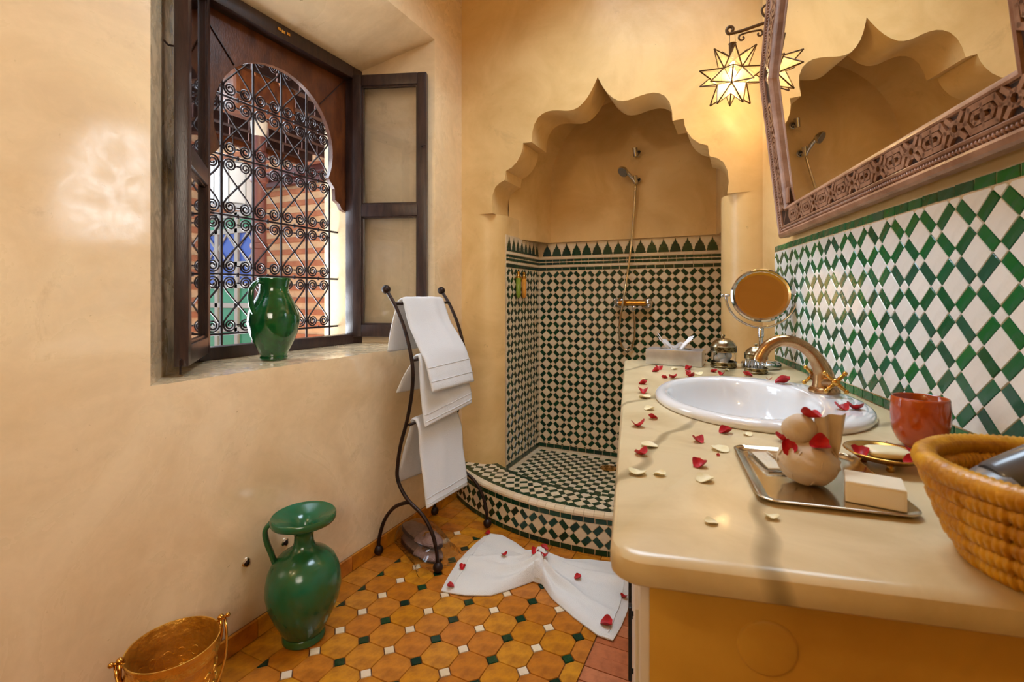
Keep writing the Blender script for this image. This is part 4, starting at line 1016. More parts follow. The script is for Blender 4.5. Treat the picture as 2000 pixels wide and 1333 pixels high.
# ------------------------------------------------------------------ shaving mirror
mp_ = Vv(Wp(.425, 1.735, ZC))
sm = thing('shaving_mirror', 'round chrome shaving mirror on a stand near the basin', 'mirror', mp_)
mb = MB(); mb.lathe([(0, .0005), (.058, .0005), (.0605, .004), (.0605, .016), (.056, .021), (.02, .025), (.010, .03), (0, .03)], mp_, 40); mb.build('base', M['chrome'], sm, smooth=0.6)
mb = MB(); mb.tube([mp_+ZH*.02, mp_+ZH*.135], .0065, 14); mb.lathe([(.0065, .1), (.009, .102), (.009, .13), (.0065, .134)], mp_, 16); mb.build('post', M['chrome'], sm, smooth=0.7)
mc = mp_+ZH*.2405; ex = (Vv((.903, .4295, 0))*.92-Vv((-.4295, .903, 0))*.39).normalized()
mb = MB(); P = [mc+ex*(.106*cos(a))+ZH*(.106*sin(a)) for a in [pi+pi*k/30 for k in range(31)]]
mb.tube(P, .004, 10)
for s_ in (-1, 1): mb.tube([mc+ex*s_*.094, mc+ex*s_*.116], .0042, 10); mb.ball(mc+ex*s_*.117, .0058, 10, 7)
mb.build('yoke', M['chrome'], sm, smooth=True)
fw = Vv((.4295, -.903, 0)); nrm = (fw*.90+ZH*.26-Vv((.903, .4295, 0))*.39).normalized()
yb = nrm.cross(ex).normalized(); xb = yb.cross(nrm); Rm = Matrix((xb, yb, nrm)).transposed()
mb = MB(); mb.lathe([(0, -.012), (.075, -.012), (.088, -.008), (.092, 0), (.091, .006), (.086, .010), (.080, .008), (.0785, .004)], mc, 48, Rm); mb.build('ring', M['chrome'], sm, smooth=0.7)
mb = MB(); mb.lathe([(0, .0045), (.0665, .0045), (.0792, .0052), (.0792, .002), (0, .002)], mc, 48, Rm); mb.build('mirror_disc', M['mirror'], sm, smooth=0.3)
# ------------------------------------------------------------------ clay cup
cp_ = Vv(Wp(.442, .875, ZC))
cup = thing('cup', 'glazed orange clay cup by the tiled wall', 'cup', cp_)
CP = .80
mb = MB(); mb.lathe([(r_*CP, z_) for r_, z_ in [(0, .003), (.020, .0005), (.026, .002), (.036, .010), (.0435, .024), (.0465, .042), (.0468, .060), (.0455, .0765), (.0445, .0785), (.043, .0772), (.0432, .06), (.042, .035), (.03, .012), (0, .009)]], cp_, 44)
mb.build('body', M['terracotta'], cup, smooth=True)
mb = MB(); mb.lathe([(r_*CP, z_) for r_, z_ in [(.0452, .0765), (.0446, .0792), (.0432, .0795), (.0428, .0765)]], cp_, 44); mb.build('rim', M['terracotta'], cup, smooth=True)
# ------------------------------------------------------------------ brass soap dish
dp = Vv(Wp(.345, .768, ZC)); dd = thing('soap_dish', 'small footed brass dish with soap between cup and tray', 'dish', dp)
mb = MB(); mb.lathe([(0, .010), (.020, .0095), (.036, .0125), (.0455, .0195), (.0475, .0205), (.0465, .0220), (.0435, .0210), (.034, .0150), (.02, .0125), (0, .0125)], dp, 44, RT, 1, 1.06); mb.build('bowl', M['brass_smooth'], dd, smooth=True)
for k in range(3):
    a = .6+2*pi*k/3; c = dp+Vv((.024*cos(a), .024*sin(a), 0)); mb = MB(); mb.lathe([(0, 0), (.004, 0), (.0055, .003), (.0035, .006), (.005, .0105), (0, .0105)], c, 10); mb.build('foot', M['brass_smooth'], dd, origin=c, smooth=True)
sp = dp+ZH*.0135+NH*.004
mb = MB(); R_ = []
for k in range(9):
    a = -pi/2+pi*k/8; f = max(.02, cos(a)**.5); R_.append([sp+RT@Vv((.028*f*math.copysign(abs(cos(b))**.6, cos(b)), .020*f*math.copysign(abs(sin(b))**.6, sin(b)), .0065+.0065*sin(a))) for b in [2*pi*j/28 for j in range(28)]])
mb.grid(R_, close_v=True); mb.add(R_[0], [tuple(range(28))[::-1]]); mb.add(R_[-1], [tuple(range(28))])
tag(mb.build('soap_bar', M['soap'], origin=sp, smooth=0.9), 'pale oval soap bar lying in the brass dish', 'soap')
# ------------------------------------------------------------------ silver tray
tr_ = Vv(Wp(.229, .692, ZC)); TR = RT@rz(-.06)
tray = thing('tray', 'shallow silver tray holding wrapped soap and a carton', 'tray', tr_)
def rr(w, l, r, z, n=8):
    P = []
    for sx, sy, a0_ in ((1, 1, 0), (-1, 1, pi/2), (-1, -1, pi), (1, -1, 3*pi/2)):
        for k in range(n+1): a = a0_+pi/2*k/n; P.append(tr_+TR@Vv((sx*(w-r)+r*cos(a), sy*(l-r)+r*sin(a), z)))
    return P
mb = MB(); R_ = [rr(.066, .092, .016, .0005), rr(.073, .099, .018, .002), rr(.079, .105, .020, .0062), rr(.080, .106, .021, .0068), rr(.0785, .1045, .019, .0072), rr(.073, .099, .017, .0036), rr(.066, .092, .015, .0028)]
mb.grid(R_, close_v=True); mb.add(R_[0], [tuple(range(len(R_[0])))[::-1]]); mb.add(R_[-1], [tuple(range(len(R_[-1])))])
mb.build('plate', M['silver'], tray, smooth=0.8)
mb = MB(); E_ = rr(.0793, .1053, .020, .0066); mb.tube(E_+[E_[0]], .0012, 6, caps=False); mb.build('rolled_edge', M['silver'], tray, smooth=True)
# wrapped soap: a ball of paper twisted at the top
ws = Vv(Wp(.217, .668, ZC+.003)); wrp = thing('wrapped_soap', 'round soap wrapped in beige tissue paper with a twisted top', 'soap', ws)
def wr_r(a, z): return 1+.055*abs(sin(a*4.5+z*55))*min(1, z*30)-.03+.10*noise.noise(Vv((cos(a)*2, sin(a)*2, z*30)))
rows = []
for k in range(30):
    b = pi*(.03+.97*k/29); rad = .0335*sin(b)**.9+.0006; z = .0265-.0265*cos(b)
    rows.append([ws+Vv((rad*cos(a)*wr_r(a+b*1.6, z), rad*sin(a)*wr_r(a+b*1.6, z), z+.0018*sin(a*5+b*3)*sin(b))) for a in [2*pi*j/48 for j in range(48)]])
mb = MB(); mb.grid(rows, close_v=True); mb.add(rows[0], [tuple(range(48))[::-1]]); mb.build('paper_ball', M['wrap'], wrp, smooth=1.0, fix=False)
kc_ = ws+RT@Vv((-.006, .006, .050)); rows = []
for k in range(20):
    b = pi*(.02+.98*k/19); rad = .0195*sin(b)+.0005
    rows.append([kc_+RT@Vv((rad*cos(a)*(1+.12*sin(a*4+b*5)), rad*.85*sin(a)*(1+.10*sin(a*5+b*4)), .018-.0215*cos(b)*.95-.004)) for a in [2*pi*j/36 for j in range(36)]])
mb = MB(); mb.grid(rows, close_v=True); mb.build('gathered_knob', M['wrap'], wrp, smooth=1.0, fix=False)
rows = []
for k in range(12):
    f = k/11; c = ws+RT@Vv((.020+.006*f, -.006+.004*f, .028+.056*f)); wd = .008+.0105*f
    rows.append([c+RT@Vv((-wd+2*wd*j/12, .005*sin(j*.9+f*2.5)+.003*f*(j-6)/6, .005*(j/12)*f)) for j in range(13)])
mb = MB(); mb.grid(rows); mb.grid([[p_+RT@Vv((0, .0014, 0)) for p_ in r_] for r_ in rows][::-1]); mb.build('twisted_end', M['wrap'], wrp, smooth=True, fix=False)
mb = MB()
for s_ in (0, 1, 2, 3, 4):
    a = 2.2+s_*.85; mb.tube([ws+Vv((.0335*cos(a+.05*k)*sin(.5+.2*k)**.9, .0335*sin(a+.05*k)*sin(.5+.2*k)**.9, .0265-.0265*cos(.5+.2*k)+.0006)) for k in range(10)], .0011, 5)
mb.build('paper_pleat', M['wrap'], wrp, smooth=True)
bp = Vv(Wp(.272, .628, ZC+.0030)); BR_ = TR@rz(-.28)
bx_ = thing('soap_carton', 'flat ivory soap carton on the near end of the tray', 'box', bp)
mb = MB(); mb.box(bp+ZH*.012, (.055, .044, .023), BR_, .0012); mb.build('carton', M['carton'], bx_, smooth=0.6)
mb = MB(); mb.box(bp+BR_@Vv((0, -.0222, .012)), (.05, .0006, .018), BR_); mb.build('end_flap', M['carton'], bx_)
mb = MB(); mb.box(bp+BR_@Vv((0, 0, .0237)), (.053, .042, .0004), BR_); mb.build('lid_flap', M['carton'], bx_)
# glass dish behind the wrapped soap on the tray
kp = Vv(Wp(.188, .735, ZC+.003)); kk = thing('comb_packet', 'small clear packet lying flat at the far end of the tray', 'packet', kp)
mb = MB(); mb.box(kp+ZH*.003, (.028, .075, .005), TR@rz(.15), .0015); mb.build('sleeve', M['cellophane'], kk, smooth=0.6)
mb = MB(); mb.box(kp+ZH*.003, (.020, .066, .002), TR@rz(.15), .0006); mb.build('comb', M['carton'], kk)
# ------------------------------------------------------------------ straw basket with hair dryer
kc = Vv(Wp(.366, .500, ZC))
bs = thing('basket', 'amber coiled straw basket at the near end of the worktop', 'basket', kc)
NCO = 6
for k in range(NCO):
    f = k/(NCO-1); R0 = .069+.029*f**.75; z = .0085+.0148*k; rc = .0088; SEG = 760; rows = []
    wr_n = 44+3*k
    for i in range(SEG):
        a = 2*pi*i/SEG; e = Vv((cos(a), sin(a), 0)); row = []
        top_c = k == NCO-1
        for j in range(10):
            b = 2*pi*j/10; ph = a*wr_n+(b*1.6 if top_c else .25*sin(b))
            amp = .0020*abs(sin(ph))**.6-.0010
            if not top_c: amp -= .0016*(sin(a*(15+k)+k*2.1) > .90)
            r_ = rc*(1.12 if top_c else 1)+amp
            row.append(kc+e*(R0+r_*cos(b))+ZH*(z+r_*.98*sin(b)))
        rows.append(row)
    mb = MB(); mb.grid(rows, close_u=True, close_v=True); mb.build('coil', M['straw'], bs, origin=kc+ZH*(z-rc), smooth=True)
mb = MB(); mb.lathe([(0, .001), (.068, .001), (.070, .005), (.064, .012), (0, .010)], kc, 48); mb.build('woven_bottom', M['straw'], bs, smooth=0.8)
hd0 = kc+NH*-.044+TH*.022+ZH*.066; hd1 = kc+NH*.060+TH*.034+ZH*.108
ax = (hd1-hd0).normalized(); Rh = ax.to_track_quat('Z', 'Y').to_matrix(); ln = (hd1-hd0).length
dry = thing('hair_dryer', 'black hair dryer with grey end lying in the straw basket', 'hair dryer', hd0)
mb = MB(); mb.lathe([(.0, .0), (.018, .0), (.020, .003), (.0235, ln*.45), (.030, ln*.72), (.034, ln*.85), (.032, ln*.95), (0, ln*.96)], hd0, 32, Rh); mb.build('barrel', M['slate'], dry, smooth=0.7)
mb = MB(); mb.lathe([(.0, -.012), (.017, -.012), (.0205, .004), (.0215, .004), (.018, -.014), (.0, -.013)], hd0, 28, Rh, 1.25, .7); mb.build('nozzle', M['grey'], dry, smooth=0.7)
mb = MB()
for k in range(5): mb.lathe([(.006+.0052*k, ln*.965), (.0085+.0052*k, ln*.975), (.0105+.0052*k, ln*.965)], hd0, 28, Rh)
mb.build('rear_grille', M['silver'], dry, smooth=True)
g0 = hd0+ax*ln*.68; mb = MB(); P = bez([g0, g0+TH*-.02+ZH*-.028+NH*.004, g0+TH*-.05+ZH*-.052+NH*.008], 6); mb.tube(P, [.015]*(len(P)-2)+[.0135, .012], 14); mb.build('handle', M['black'], dry, smooth=True)
mb = MB(); mb.box(g0+TH*-.03+ZH*-.026, (.008, .016, .004), RT, .001); mb.build('switch', M['grey'], dry)
# ------------------------------------------------------------------ petals
def petal(seed, s, curl, thick=.0007):
    rnd_ = random.Random(seed); nu_, nv_ = 8, 7; T = []
    k1, k2, k3 = rnd_.uniform(.6, 1.2), rnd_.uniform(-1, 1), rnd_.uniform(-.8, .8)
    for i in range(nu_+1):
        u = i/nu_; w = (sin(pi*min(1, .12+u*.80))**.75)*(.42+.16*u); row = []
        for j in range(nv_+1):
            v = -1+2*j/nv_
            z = curl*((v*w*1.25)**2*1.8*k1+.55*max(0, u-.55)**2*3+.10*k2*v*u+.22*k3*sin(u*4+v*2)*.3)+.015
            row.append(Vv(((u-.5), v*w, z))*s)
        T.append(row)
    mz = min(p_.z for r_ in T for p_ in r_)
    T = [[p_-Vv((0, 0, mz-.0002)) for p_ in r_] for r_ in T]
    B = [[p_+Vv((0, 0, thick)) for p_ in r_] for r_ in T]
    mb = MB(); mb.grid(B); mb.grid([r_[::-1] for r_ in T]); mb.grid([T[0], B[0]]); mb.grid([B[-1], T[-1]])
    mb.grid([[r_[0] for r_ in B], [r_[0] for r_ in T]]); mb.grid([[r_[-1] for r_ in T], [r_[-1] for r_ in B]])
    return mb
PM = {}
def put_petal(colr, loc, label, rot, s=1.0, seed=0, tilt=(0, 0), group=None):
    key = (colr, seed % 4)
    if key not in PM:
        mb = petal(seed % 4+(10 if colr == 'ivory' else 0), .022, (.75, 1.05, .6, .9)[seed % 4] if colr == 'red' else (.35, .5, .42, .3)[seed % 4])
        me = bpy.data.meshes.new(colr+'_rose_petal'); me.from_pydata([tuple(v) for v in mb.V], [], mb.F); me.materials.append(M[colr])
        me.polygons.foreach_set('use_smooth', [True]*len(me.polygons)); PM[key] = me
    o = bpy.data.objects.new(colr+'_rose_petal', PM[key]); COL.objects.link(o)
    o.location = loc; o.rotation_euler = (tilt[0], tilt[1], rot); o.scale = (s, s, s)
    tag(o, label, 'petal', group or ('red rose petals' if colr == 'red' else 'ivory rose petals'))
ZP = ZC+.0004
reds = [(.081, 1.563, 'red petal left of a red pair below the tissue box'), (.094, 1.615, 'red petal touching the worktop just below the tissue box'), (.099, 1.445, 'left red petal of the pair at the far basin edge'), (.123, 1.456, 'right red petal of the pair at the far basin edge'),
        (.187, 1.640, 'red petal in front of the right end of the tissue box'), (.177, 1.565, 'red petal second below the right end of the tissue box'), (.175, 1.492, 'small red petal nearest the basin below the tissue box'), (.257, 1.600, 'red petal left of the large jar front'),
        (.270, 1.548, 'red petal in front of the large jar near the basin'), (.343, 1.545, 'red petal left of the small jar foot'), (.385, 1.485, 'red petal in front of the small jar at the basin rim'), (.036, 1.336, 'upper of two red petals left of the basin'),
        (.033, 1.215, 'lower of two red petals left of the basin'), (.045, .960, 'red petal off the near left curve of the basin'), (.015, .897, 'red petal by the worktop edge left of the basin'), (.162, .890, 'red petal beside an ivory petal before the basin'),
        (.109, .825, 'single red petal in the middle of the worktop'), (.246, .862, 'red petal left of the wrapped soap behind the tray'), (.017, .738, 'red petal beside an ivory petal by the worktop edge'), (.095, .706, 'large red petal left of the tray'),
        (.128, .760, 'tiny red fragment left of the tray corner'), (.385, .868, 'red petal between the cup and the basin'), (.158, .905, 'small dark fragment by the basin shadow')]
for k, (n_, t_, lb) in enumerate(reds):
    put_petal('red', Wp(n_, t_, ZP), lb, k*1.7+.3, (.25 if 'fragment' in lb else .95+.18*sin(k*2.3)), k)
RZ = ZC+.0196
for k, (n_, t_, lb, s_, z_) in enumerate([(.372, 1.318, 'broad red petal on the basin deck left of the faucet', 1.5, RZ), (.398, 1.042, 'left red petal of the pair on the near basin deck', 1.1, RZ-.0003), (.424, 1.050, 'right red petal of the pair on the near basin deck', 1.25, RZ-.0008)]):
    put_petal('red', Wp(n_, t_, z_), lb, k*2.1, s_, k+1)
ivs = [(.142, 1.632, 'ivory petal below the middle of the tissue box'), (.203, 1.533, 'ivory petal between basin and tissue box'), (.302, 1.64, 'ivory petal at the foot of the large jar'), (.043, 1.411, 'ivory petal left of the far basin edge'),
       (.035, 1.154, 'ivory petal below the lower red petal left of the basin'), (.041, 1.036, 'ivory petal left of the near basin curve'), (.196, .885, 'ivory petal beside the red petal before the basin'), (.031, .782, 'ivory petal behind the red petal by the worktop edge'),
       (.011, .658, 'left ivory petal of the pair by the worktop edge'), (.039, .659, 'right ivory petal of the pair by the worktop edge'), (.094, .653, 'ivory petal below the large red petal'), (.136, .788, 'ivory petal beside the far left tray corner'),
       (.083, .532, 'nearest left ivory petal at the worktop front'), (.147, .559, 'ivory petal in front of the tray')]
for k, (n_, t_, lb) in enumerate(ivs): put_petal('ivory', Wp(n_, t_, ZP), lb, k*1.3+.5, (.95+.25*sin(k*1.9))*(.8 if k > 11 else 1), k)
# petals on soap and dish
put_petal('red', ws+RT@Vv((.004, -.002, .0820)), 'red petal on top of the wrapped soap', 2.6, .95, 2, (.2, .2))
put_petal('red', ws+RT@Vv((.006, -.019, .0515)), 'large red petal on the near side of the wrapped soap', .4, .95, 0, (.6, .1))
put_petal('red', ws+RT@Vv((-.0255, -.012, .044)), 'dark red petal on the left side of the wrapped soap', 1.2, .8, 1, (.4, -.75))
put_petal('red', dp+RT@Vv((-.032, -.006, .0160)), 'red petal in the left of the brass dish', 1.6, .95, 3, (0, -.25))
put_petal('red', dp+RT@Vv((.016, -.034, .0165)), 'red petal in the near right of the brass dish', .2, .8, 1, (.2, 0))
put_petal('red', dp+RT@Vv((.036, .004, .0190)), 'red petal by the right rim of the brass dish', 1.2, .8, 2, (0, .3))
# petals on the bath mat
mat_p = [(.03, .93, 'red petal on the far left corner of the bath mat'), (.045, -.35, 'red petal on the left edge of the bath mat'), (.045, -.93, 'red petal on the near left corner of the bath mat'), (.27, .05, 'red petal in the middle of the left bow half'),
         (.475, .0, 'red petal left on the bow knot'), (.525, .45, 'red petal at the back of the bow knot'), (.545, -.25, 'red petal right on the bow knot'), (.74, .0, 'narrow red petal in the fold of the right bow half'),
         (.975, .80, 'red petal on the far right corner of the bath mat'), (.975, -.05, 'red petal on the right edge of the bath mat'), (.945, -.80, 'round red petal on the near right corner of the bath mat')]
for k, (u, v, lb) in enumerate(mat_p):
    p_ = bow_pt(u, v); put_petal('red', p_+Vv((0, 0, .010 if abs(u-.51) < .05 else .001)), lb, k*1.9, 1.7 if k == 10 else (1.35 if k in (4, 5, 6, 8) else 1.15), k)
# ------------------------------------------------------------------ carved wall mirror, leaning forward
AM, PH = 0.200, 0.113
nm = Vv((cos(AM), sin(AM), 0)); tm = Vv((-sin(AM), cos(AM), 0))
NM = nm*cos(PH)+ZH*sin(PH); UM = -nm*sin(PH)+ZH*cos(PH)
DM = .505; O_ = Vv((0, 0, 1.07))
def Mp(s, h, e): return O_+NM*(DM-e)+tm*s+UM*h
s0, s1, h0, h1, h2, cc = .655, 1.79, .142, .69, .965, .275
outer = [(s1, h0), (s1, h1), (s1-cc, h2), (s0+cc, h2), (s0, h1), (s0, h0)]
def offs(poly, d):
    n = len(poly); out = []
    for i in range(n):
        a, b, c = [Vv((*poly[k % n], 0)) for k in (i-1, i, i+1)]
        d1 = (b-a).normalized(); d2 = (c-b).normalized()
        n1 = Vv((-d1.y, d1.x, 0)); n2 = Vv((-d2.y, d2.x, 0)); m_ = (n1+n2).normalized()
        q_ = b+m_*(d/max(.2, m_.dot(n1))); out.append((q_.x, q_.y))
    return out
wm = thing('wall_mirror', 'large mirror in a carved cedar frame leaning above the basin', 'mirror', Mp((s0+s1)/2, h0, 0))
sec = [(.0, -.022), (.0, .004), (.004, .009), (.012, .012), (.017, .009), (.018, .003), (.028, .003), (.030, .006), (.0335, .007), (.036, .0045), (.0365, .000), (.080, .000), (.0805, .0045), (.084, .006), (.088, .004), (.095, -.004), (.0955, -.016), (.06, -.022)]
names = ['left_rail', 'upper_left_rail', 'top_rail', 'upper_right_rail', 'right_rail', 'bottom_rail']
rings = [offs(outer, d) for d, e in sec]
sides = []
for i in range(6):
    j = (i+1) % 6; rows = [[Mp(*rings[k][i], sec[k][1]) for k in range(len(sec))], [Mp(*rings[k][j], sec[k][1]) for k in range(len(sec))]]
    mb = MB(); mb.grid(rows, close_v=True); mb.add(rows[0], [tuple(range(len(sec)))]); mb.add(rows[1], [tuple(range(len(sec)))[::-1]])
    sides.append(mb.build('frame_rail', M['carved'], wm, origin=Mp(*rings[0][i], 0), smooth=0.5))
# carved interlace on each rail: dark sheet painting the recess shade, plus raised straps
def carve(i):
    a, b = Vv((*rings[10][i], 0)), Vv((*rings[10][(i+1) % 6], 0)); L_ = (b-a).length; d1 = (b-a)/L_; n1 = Vv((-d1.y, d1.x, 0)); Wd = .0425
    fn = lambda u, v, e: Mp((a+d1*u+n1*v).x, (a+d1*u+n1*v).y, e)
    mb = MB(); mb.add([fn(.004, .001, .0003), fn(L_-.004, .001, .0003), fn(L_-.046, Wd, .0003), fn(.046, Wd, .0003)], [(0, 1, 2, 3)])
    mb.build('recess_shade', M['carved_shade'], sides[i], fix=False)
    mb = MB(); un = .118; n = max(1, int((L_-.03)/un)); off = (L_-n*un)/2
    def strap(pts, w, closed=True):
        n_ = len(pts)
        for k in range(n_ if closed else n_-1):
            p1, p2 = Vv((*pts[k], 0)), Vv((*pts[(k+1) % n_], 0)); dd_ = (p2-p1).normalized(); nn_ = Vv((-dd_.y, dd_.x, 0))*w/2; p1 = p1-dd_*w*.3; p2 = p2+dd_*w*.3
            Q = [p1-nn_, p2-nn_, p2+nn_, p1+nn_]
            mb.add([fn(q_.x, q_.y, .0003) for q_ in Q]+[fn(q_.x, q_.y, .0055) for q_ in Q], [(4, 5, 6, 7), (0, 1, 5, 4), (1, 2, 6, 5), (2, 3, 7, 6), (3, 0, 4, 7)])
    ym = Wd/2+.0005
    for k in range(n):
        c = off+k*un
        x = c+un*.5
        hexo = [(x-.036, ym), (x-.026, ym-.0165), (x+.026, ym-.0165), (x+.036, ym), (x+.026, ym+.0165), (x-.026, ym+.0165)]
        strap(hexo, .0088)
        strap([(x-.022, ym), (x-.016, ym-.0075), (x-.002, ym-.0075), (x+.002, ym), (x-.002, ym+.0075), (x-.016, ym+.0075)], .0062)
        strap([(x+.022, ym), (x+.016, ym-.0075), (x+.002, ym-.0075), (x-.002, ym), (x+.002, ym+.0075), (x+.016, ym+.0075)], .0062)
        for sg in (-1, 1): strap([(x, ym+sg*.0075), (x, ym+sg*.0165)], .005, False)
        x2 = c; 
        strap([(x2+.0105*cos(pi/8+pi/4*m_), ym+.0105*sin(pi/8+pi/4*m_)) for m_ in range(8)], .0062)
        for sx in (-1, 1):
            for sy in (-1, 1):
                strap([(x2+sx*.009, ym+sy*.009), (x2+sx*.019, ym+sy*.019)], .0078, False); strap([(x2+sx*.011, ym+sy*.003), (x2+sx*.022, ym)], .004, False)
    mb.build('carved_interlace', M['carved'], sides[i], fix=False)['kind'] = 'stuff'
    # rope bead
    mb = MB(); p, r_ = Vv((*offs(outer, .023)[i], 0)), Vv((*offs(outer, .023)[(i+1) % 6], 0)); L2 = (r_-p).length; nb = int(L2/.0085)
    for k in range(nb):
        u = (k+.5)/nb*L2; c = p+d1*u
        q1 = c-d1*.0035-n1*.0042; q2 = c+d1*.0035+n1*.0042
        mb.tube([Mp(q1.x, q1.y, .0035), Mp(c.x, c.y, .0062), Mp(q2.x, q2.y, .0035)], [.0016, .003, .0016], 5)
    mb.build('rope_bead', M['carved'], sides[i], smooth=True)['kind'] = 'stuff'
for i in range(6): carve(i)
gl = offs(outer, .090)
mb = MB(); mb.prism(gl, lambda u, v, d: Mp(u, v, d), -.016, -.011); mb.build('mirror_glass', M['mirror'], wm)
mb = MB(); mb.box(Mp(s1-.10, h0+.125, -.004), (.006, .02, .05), Matrix((nm, tm, ZH)).transposed(), .002); mb.build('wood_wedge', M['carved'], wm)
# ------------------------------------------------------------------ star lantern on its bracket
lc = Vv(Wp(.380, 1.955, 1.905))
lan = thing('star_lantern', 'lit star lantern of frosted glass hanging from an iron bracket', 'lantern', lc-ZH*.125)
bm = bmesh.new(); bmesh.ops.create_icosphere(bm, subdivisions=1, radius=.058)
Rl = Matrix.Rotation(.35, 3, 'Z')@Matrix.Rotation(.28, 3, 'X')
ico = [Rl@v.co for v in bm.verts]; fcs = [tuple(v.index for v in f.verts) for f in bm.faces]; bm.free()
came = MB(); npane = 0
for f in fcs:
    a, b, c = [lc+ico[k] for k in f]; ctr = (a+b+c)/3; nn = (ctr-lc).normalized()
    if nn.z > .93: continue
    tip = lc+nn*.124
    for p1, p2 in ((a, b), (b, c), (c, a)):
        g = (p1+p2+tip)/3; k_ = .94; q = [g+(x-g)*k_ for x in (p1, p2, tip)]; o_ = (q[1]-q[0]).cross(q[2]-q[0]).normalized()*.0008
        obj('pane', [x-o_ for x in q]+[x+o_ for x in q], [(0, 2, 1), (3, 4, 5), (0, 1, 4, 3), (1, 2, 5, 4), (2, 0, 3, 5)], M['pane'], lan, origin=g)
        came.tube([p1, p2], .0017, 5)
        came.tube([p1, tip], .0027, 5)
came.build('lead_strips', M['lamp_iron'], lan)
mb = MB(); mb.lathe([(.0145, .066), (.012, .082), (.0125, .122), (.0145, .124), (.0105, .125), (.010, .07)], lc, 16); mb.build('neck', M['lamp_iron'], lan, smooth=0.8)
mb = MB()
for s_ in (-1, 1): mb.tube([lc+NH*.010*s_+ZH*.122, lc+NH*.009*s_+ZH*.158], .0010, 5)
mb.build('hanging_wire', M['lamp_iron'], lan)
mb = MB(); mb.ball(lc+ZH*.004, .017, 14, 10, 1.25); mb.tube([lc+ZH*.02, lc+ZH*.07], .009, 8)
M['bulb'] = mat('lamp_bulb', S(255, 240, 210), .4, emit=((1, .80, .50, 1), 5))
mb.build('bulb', M['bulb'], lan, smooth=True)
pl_d = bpy.data.lights.new('lantern_light', 'POINT'); pl_d.energy = 4.6; pl_d.color = (1, .76, .42); pl_d.shadow_soft_size = .02
pl = bpy.data.objects.new('lantern_light', pl_d); COL.objects.link(pl); pl.location = lc-ZH*.026
brk = thing('lantern_bracket', 'scrolled iron bracket carrying the star lantern', 'bracket', Wp(D, 1.955, 2.10))
def B(a, z): return Wp(.380+a, 1.955, lc.z+z)
mb = MB(); P = [B(-.012+.016*(1-k/14*.65)*cos(-1.9-k*.40)+.006, .178+.016*(1-k/14*.65)*sin(-1.9-k*.40)) for k in range(15)][::-1]
mb.tube(bez(P+[B(.03, .168), B(.08, .180), B(.145, .196)], 3), .0048, 8, flat=1.3); mb.build('main_arm', M['lamp_iron'], brk, smooth=True)
mb = MB()
S1 = [B(.034+.013*(1-k/12*.7)*cos(2.1+k*.45), .142+.013*(1-k/12*.7)*sin(2.1+k*.45)) for k in range(13)][::-1]
S2 = [B(.094+.013*(1-k/12*.7)*cos(1.5-k*.45), .150+.013*(1-k/12*.7)*sin(1.5-k*.45)) for k in range(13)]
mb.tube(bez(S1+[B(.055, .160)]+S2, 3), .0036, 8); mb.build('lower_scroll', M['lamp_iron'], brk, smooth=True)
mb = MB(); S3 = [B(.122+.020*(1-k/14*.6)*cos(3.0-k*.40)*1.0, .232+.026*(1-k/14*.6)*sin(3.0-k*.40)) for k in range(15)][::-1]
mb.tube(bez(S3+[B(.110, .215), B(.135, .200), B(.146, .195)], 3), .0042, 8); mb.build('upper_scroll', M['lamp_iron'], brk, smooth=True)
mb = MB(); mb.box(Wp(D+.001, 1.955, lc.z+.19), (.008, .03, .16), RT, .003); mb.build('wall_plate', M['lamp_iron'], brk, smooth=0.6)
# ------------------------------------------------------------------ shower fittings
yw = YB-.0025
mx = thing('shower_mixer', 'brass and chrome shower mixer on the tiled back wall', 'mixer', (-.565, yw, 1.034))
Ry = Matrix.Rotation(pi/2, 3, 'X')
for x in (-.641, -.489):
    mb = MB(); mb.lathe([(0, 0), (.030, 0), (.031, .004), (.024, .012), (.014, .016), (.013, .05), (0, .05)], (x, yw, 1.034), 24, Ry); mb.build('wall_flange', M['chrome'], mx, smooth=0.7)
    mb = MB(); c = Vv((x, yw-.05, 1.034)); sg = 1 if x > -.56 else -1; c2 = c+Vv((sg*.02, -.004, 0)); mb.tube([c-Vv((sg*.012, 0, 0)), c2+Vv((sg*.006, 0, 0))], .011, 10); mb.ball(c2, .010)
    for k in range(4):
        a = pi/4+k*pi/2; d_ = Vv((0, cos(a), sin(a))); mb.tube([c2, c2+d_*.026], .0048, 7); mb.ball(c2+d_*.028, .007, 9, 6)
    mb.build('cross_handle', M['chrome'], mx, smooth=True)
mb = MB(); mb.tube([(-.641, yw-.05, 1.034), (-.489, yw-.05, 1.034)], .017, 14); mb.build('mixer_body', M['brass_smooth'], mx, smooth=0.8)
mb = MB(); mb.tube([(-.556, yw-.05, 1.02), (-.556, yw-.05, .992)], .009, 10); mb.build('hose_outlet', M['chrome'], mx, smooth=True)
for z, nm_ in ((1.892, 'upper'), (1.735, 'lower')):
    t = thing('shower_holder', 'upper empty chrome shower holder on the alcove plaster' if nm_ == 'upper' else 'lower chrome shower holder carrying the hand shower', 'holder', (-.545, yw-.014, z), None)
    mb = MB(); mb.lathe([(0, 0), (.020, 0), (.021, .004), (.017, .010), (0, .012)], (-.545, yw-.014, z), 20, Ry); mb.build('wall_disc', M['chrome'], t, smooth=0.7)
    mb = MB(); mb.tube([(-.545, yw-.02, z), (-.545, yw-.045, z)], .010, 12); mb.tube([(-.545, yw-.048, z-.024), (-.549, yw-.056, z+.022)], .0145, 14); mb.build('clip', M['chrome'], t, smooth=0.7)
    mb = MB(); mb.ball((-.526, yw-.046, z), .007); mb.tube([(-.545, yw-.046, z), (-.526, yw-.046, z)], .005, 8); mb.build('knob', M['black'], t, smooth=True)
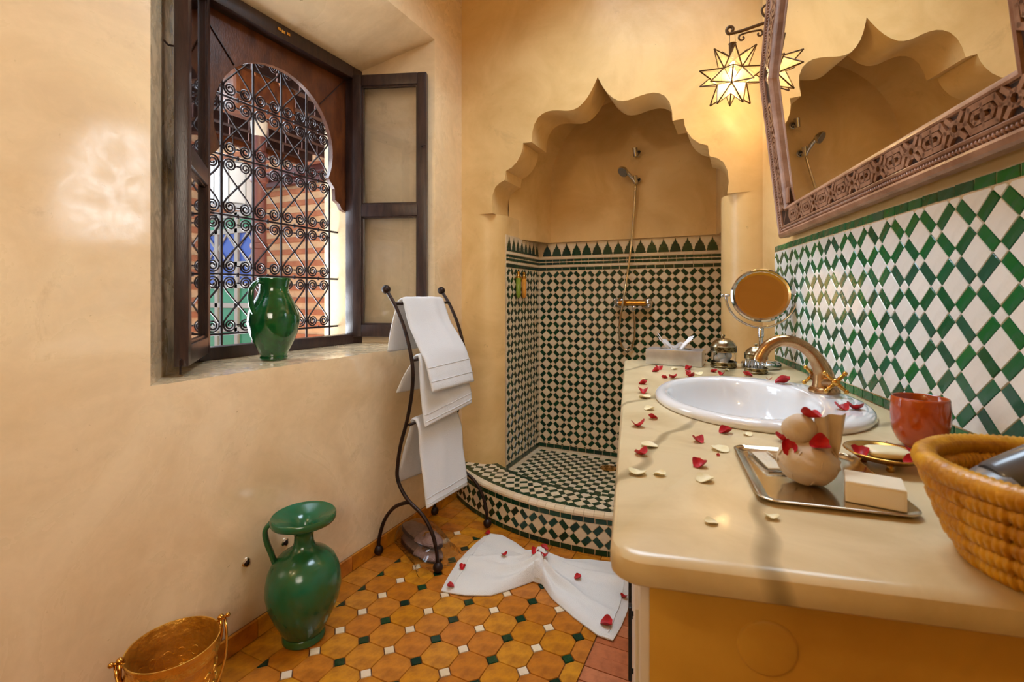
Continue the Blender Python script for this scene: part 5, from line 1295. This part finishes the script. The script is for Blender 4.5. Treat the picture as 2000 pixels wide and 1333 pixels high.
hs = thing('hand_shower', 'chrome hand shower with a long hose in the alcove', 'shower', (-.55, yw-.055, 1.72))
c0 = Vv((-.548, yw-.054, 1.715)); c1 = Vv((-.588, yw-.100, 1.772)); mb = MB(); mb.tube(bez([c0, c0.lerp(c1, .5)+Vv((0, 0, .006)), c1], 6), [.0095]*6+[.011]*6+[.012], 12); mb.build('shower_handle', M['chrome'], hs, smooth=True)
d_ = Vv((-.45, -.62, -.62)).normalized(); Rq = d_.to_track_quat('Z', 'Y').to_matrix()
mb = MB(); mb.lathe([(0, -.022), (.014, -.02), (.026, -.008), (.032, .004), (.032, .010), (0, .011)], c1+Vv((-.014, -.012, .002)), 24, Rq); mb.build('spray_head', M['chrome'], hs, smooth=0.7)
mb = MB(); mb.lathe([(0, .0125), (.027, .012), (.028, .009)], c1+Vv((-.014, -.012, .002)), 24, Rq); mb.build('spray_face', M['grey'], hs, smooth=0.7)
P = bez([c0+Vv((.001, .002, -.012)), (-.552, yw-.05, 1.6), (-.575, yw-.04, 1.35), (-.600, yw-.085, 1.10), (-.632, yw-.075, .92), (-.640, yw-.03, .82), (-.615, yw-.02, .765), (-.578, yw-.02, .775), (-.556, yw-.03, .86), (-.556, yw-.05, .992)], 14)
mb = MB(); mb.tube(P, [.0062+.0007*(i % 2) for i in range(len(P))], 8); mb.build('hose', M['silver'], hs, smooth=True)
mb = MB(); mb.lathe([(0, 0), (.045, 0), (.046, .003), (.03, .005), (0, .0045)], (-.664, 2.60, .1255), 28)
for k in range(6): mb.lathe([(.004, .005), (.006, .0058), (.004, .0066)], (-.664+.022*cos(k*pi/3), 2.60+.022*sin(k*pi/3), .1255), 8)
tag(mb.build('floor_drain', M['brass_smooth'], origin=(-.664, 2.60, .1255), smooth=0.7), 'round brass drain in the shower floor', 'drain')
for y, m_, lb in ((2.452, 'gel_green', 'green soap dispenser tube on the alcove side wall'), (2.528, 'gel_orange', 'orange soap dispenser tube on the alcove side wall')):
    c = Vv((XS+.018, y, 1.06)); t = thing('soap_dispenser', lb, 'dispenser', c, 'soap dispenser tubes')
    mb = MB(); mb.lathe([(0, .0), (.004, .0), (.0125, .012), (.0145, .03), (.0145, .118), (.012, .121), (0, .121)], c, 20, None, 1, 1); mb.build('tube', M[m_], t, smooth=0.8)
    mb = MB(); mb.lathe([(.0155, .116), (.0155, .124), (.009, .130), (.0085, .143), (.010, .146), (.008, .152), (0, .153)], c, 20); mb.build('cap', M['brass_smooth'], t, smooth=0.8)
    mb = MB(); mb.box(c+Vv((-.014, 0, .118)), (.012, .02, .012), None, .002); mb.build('wall_clip', M['brass_smooth'], t)
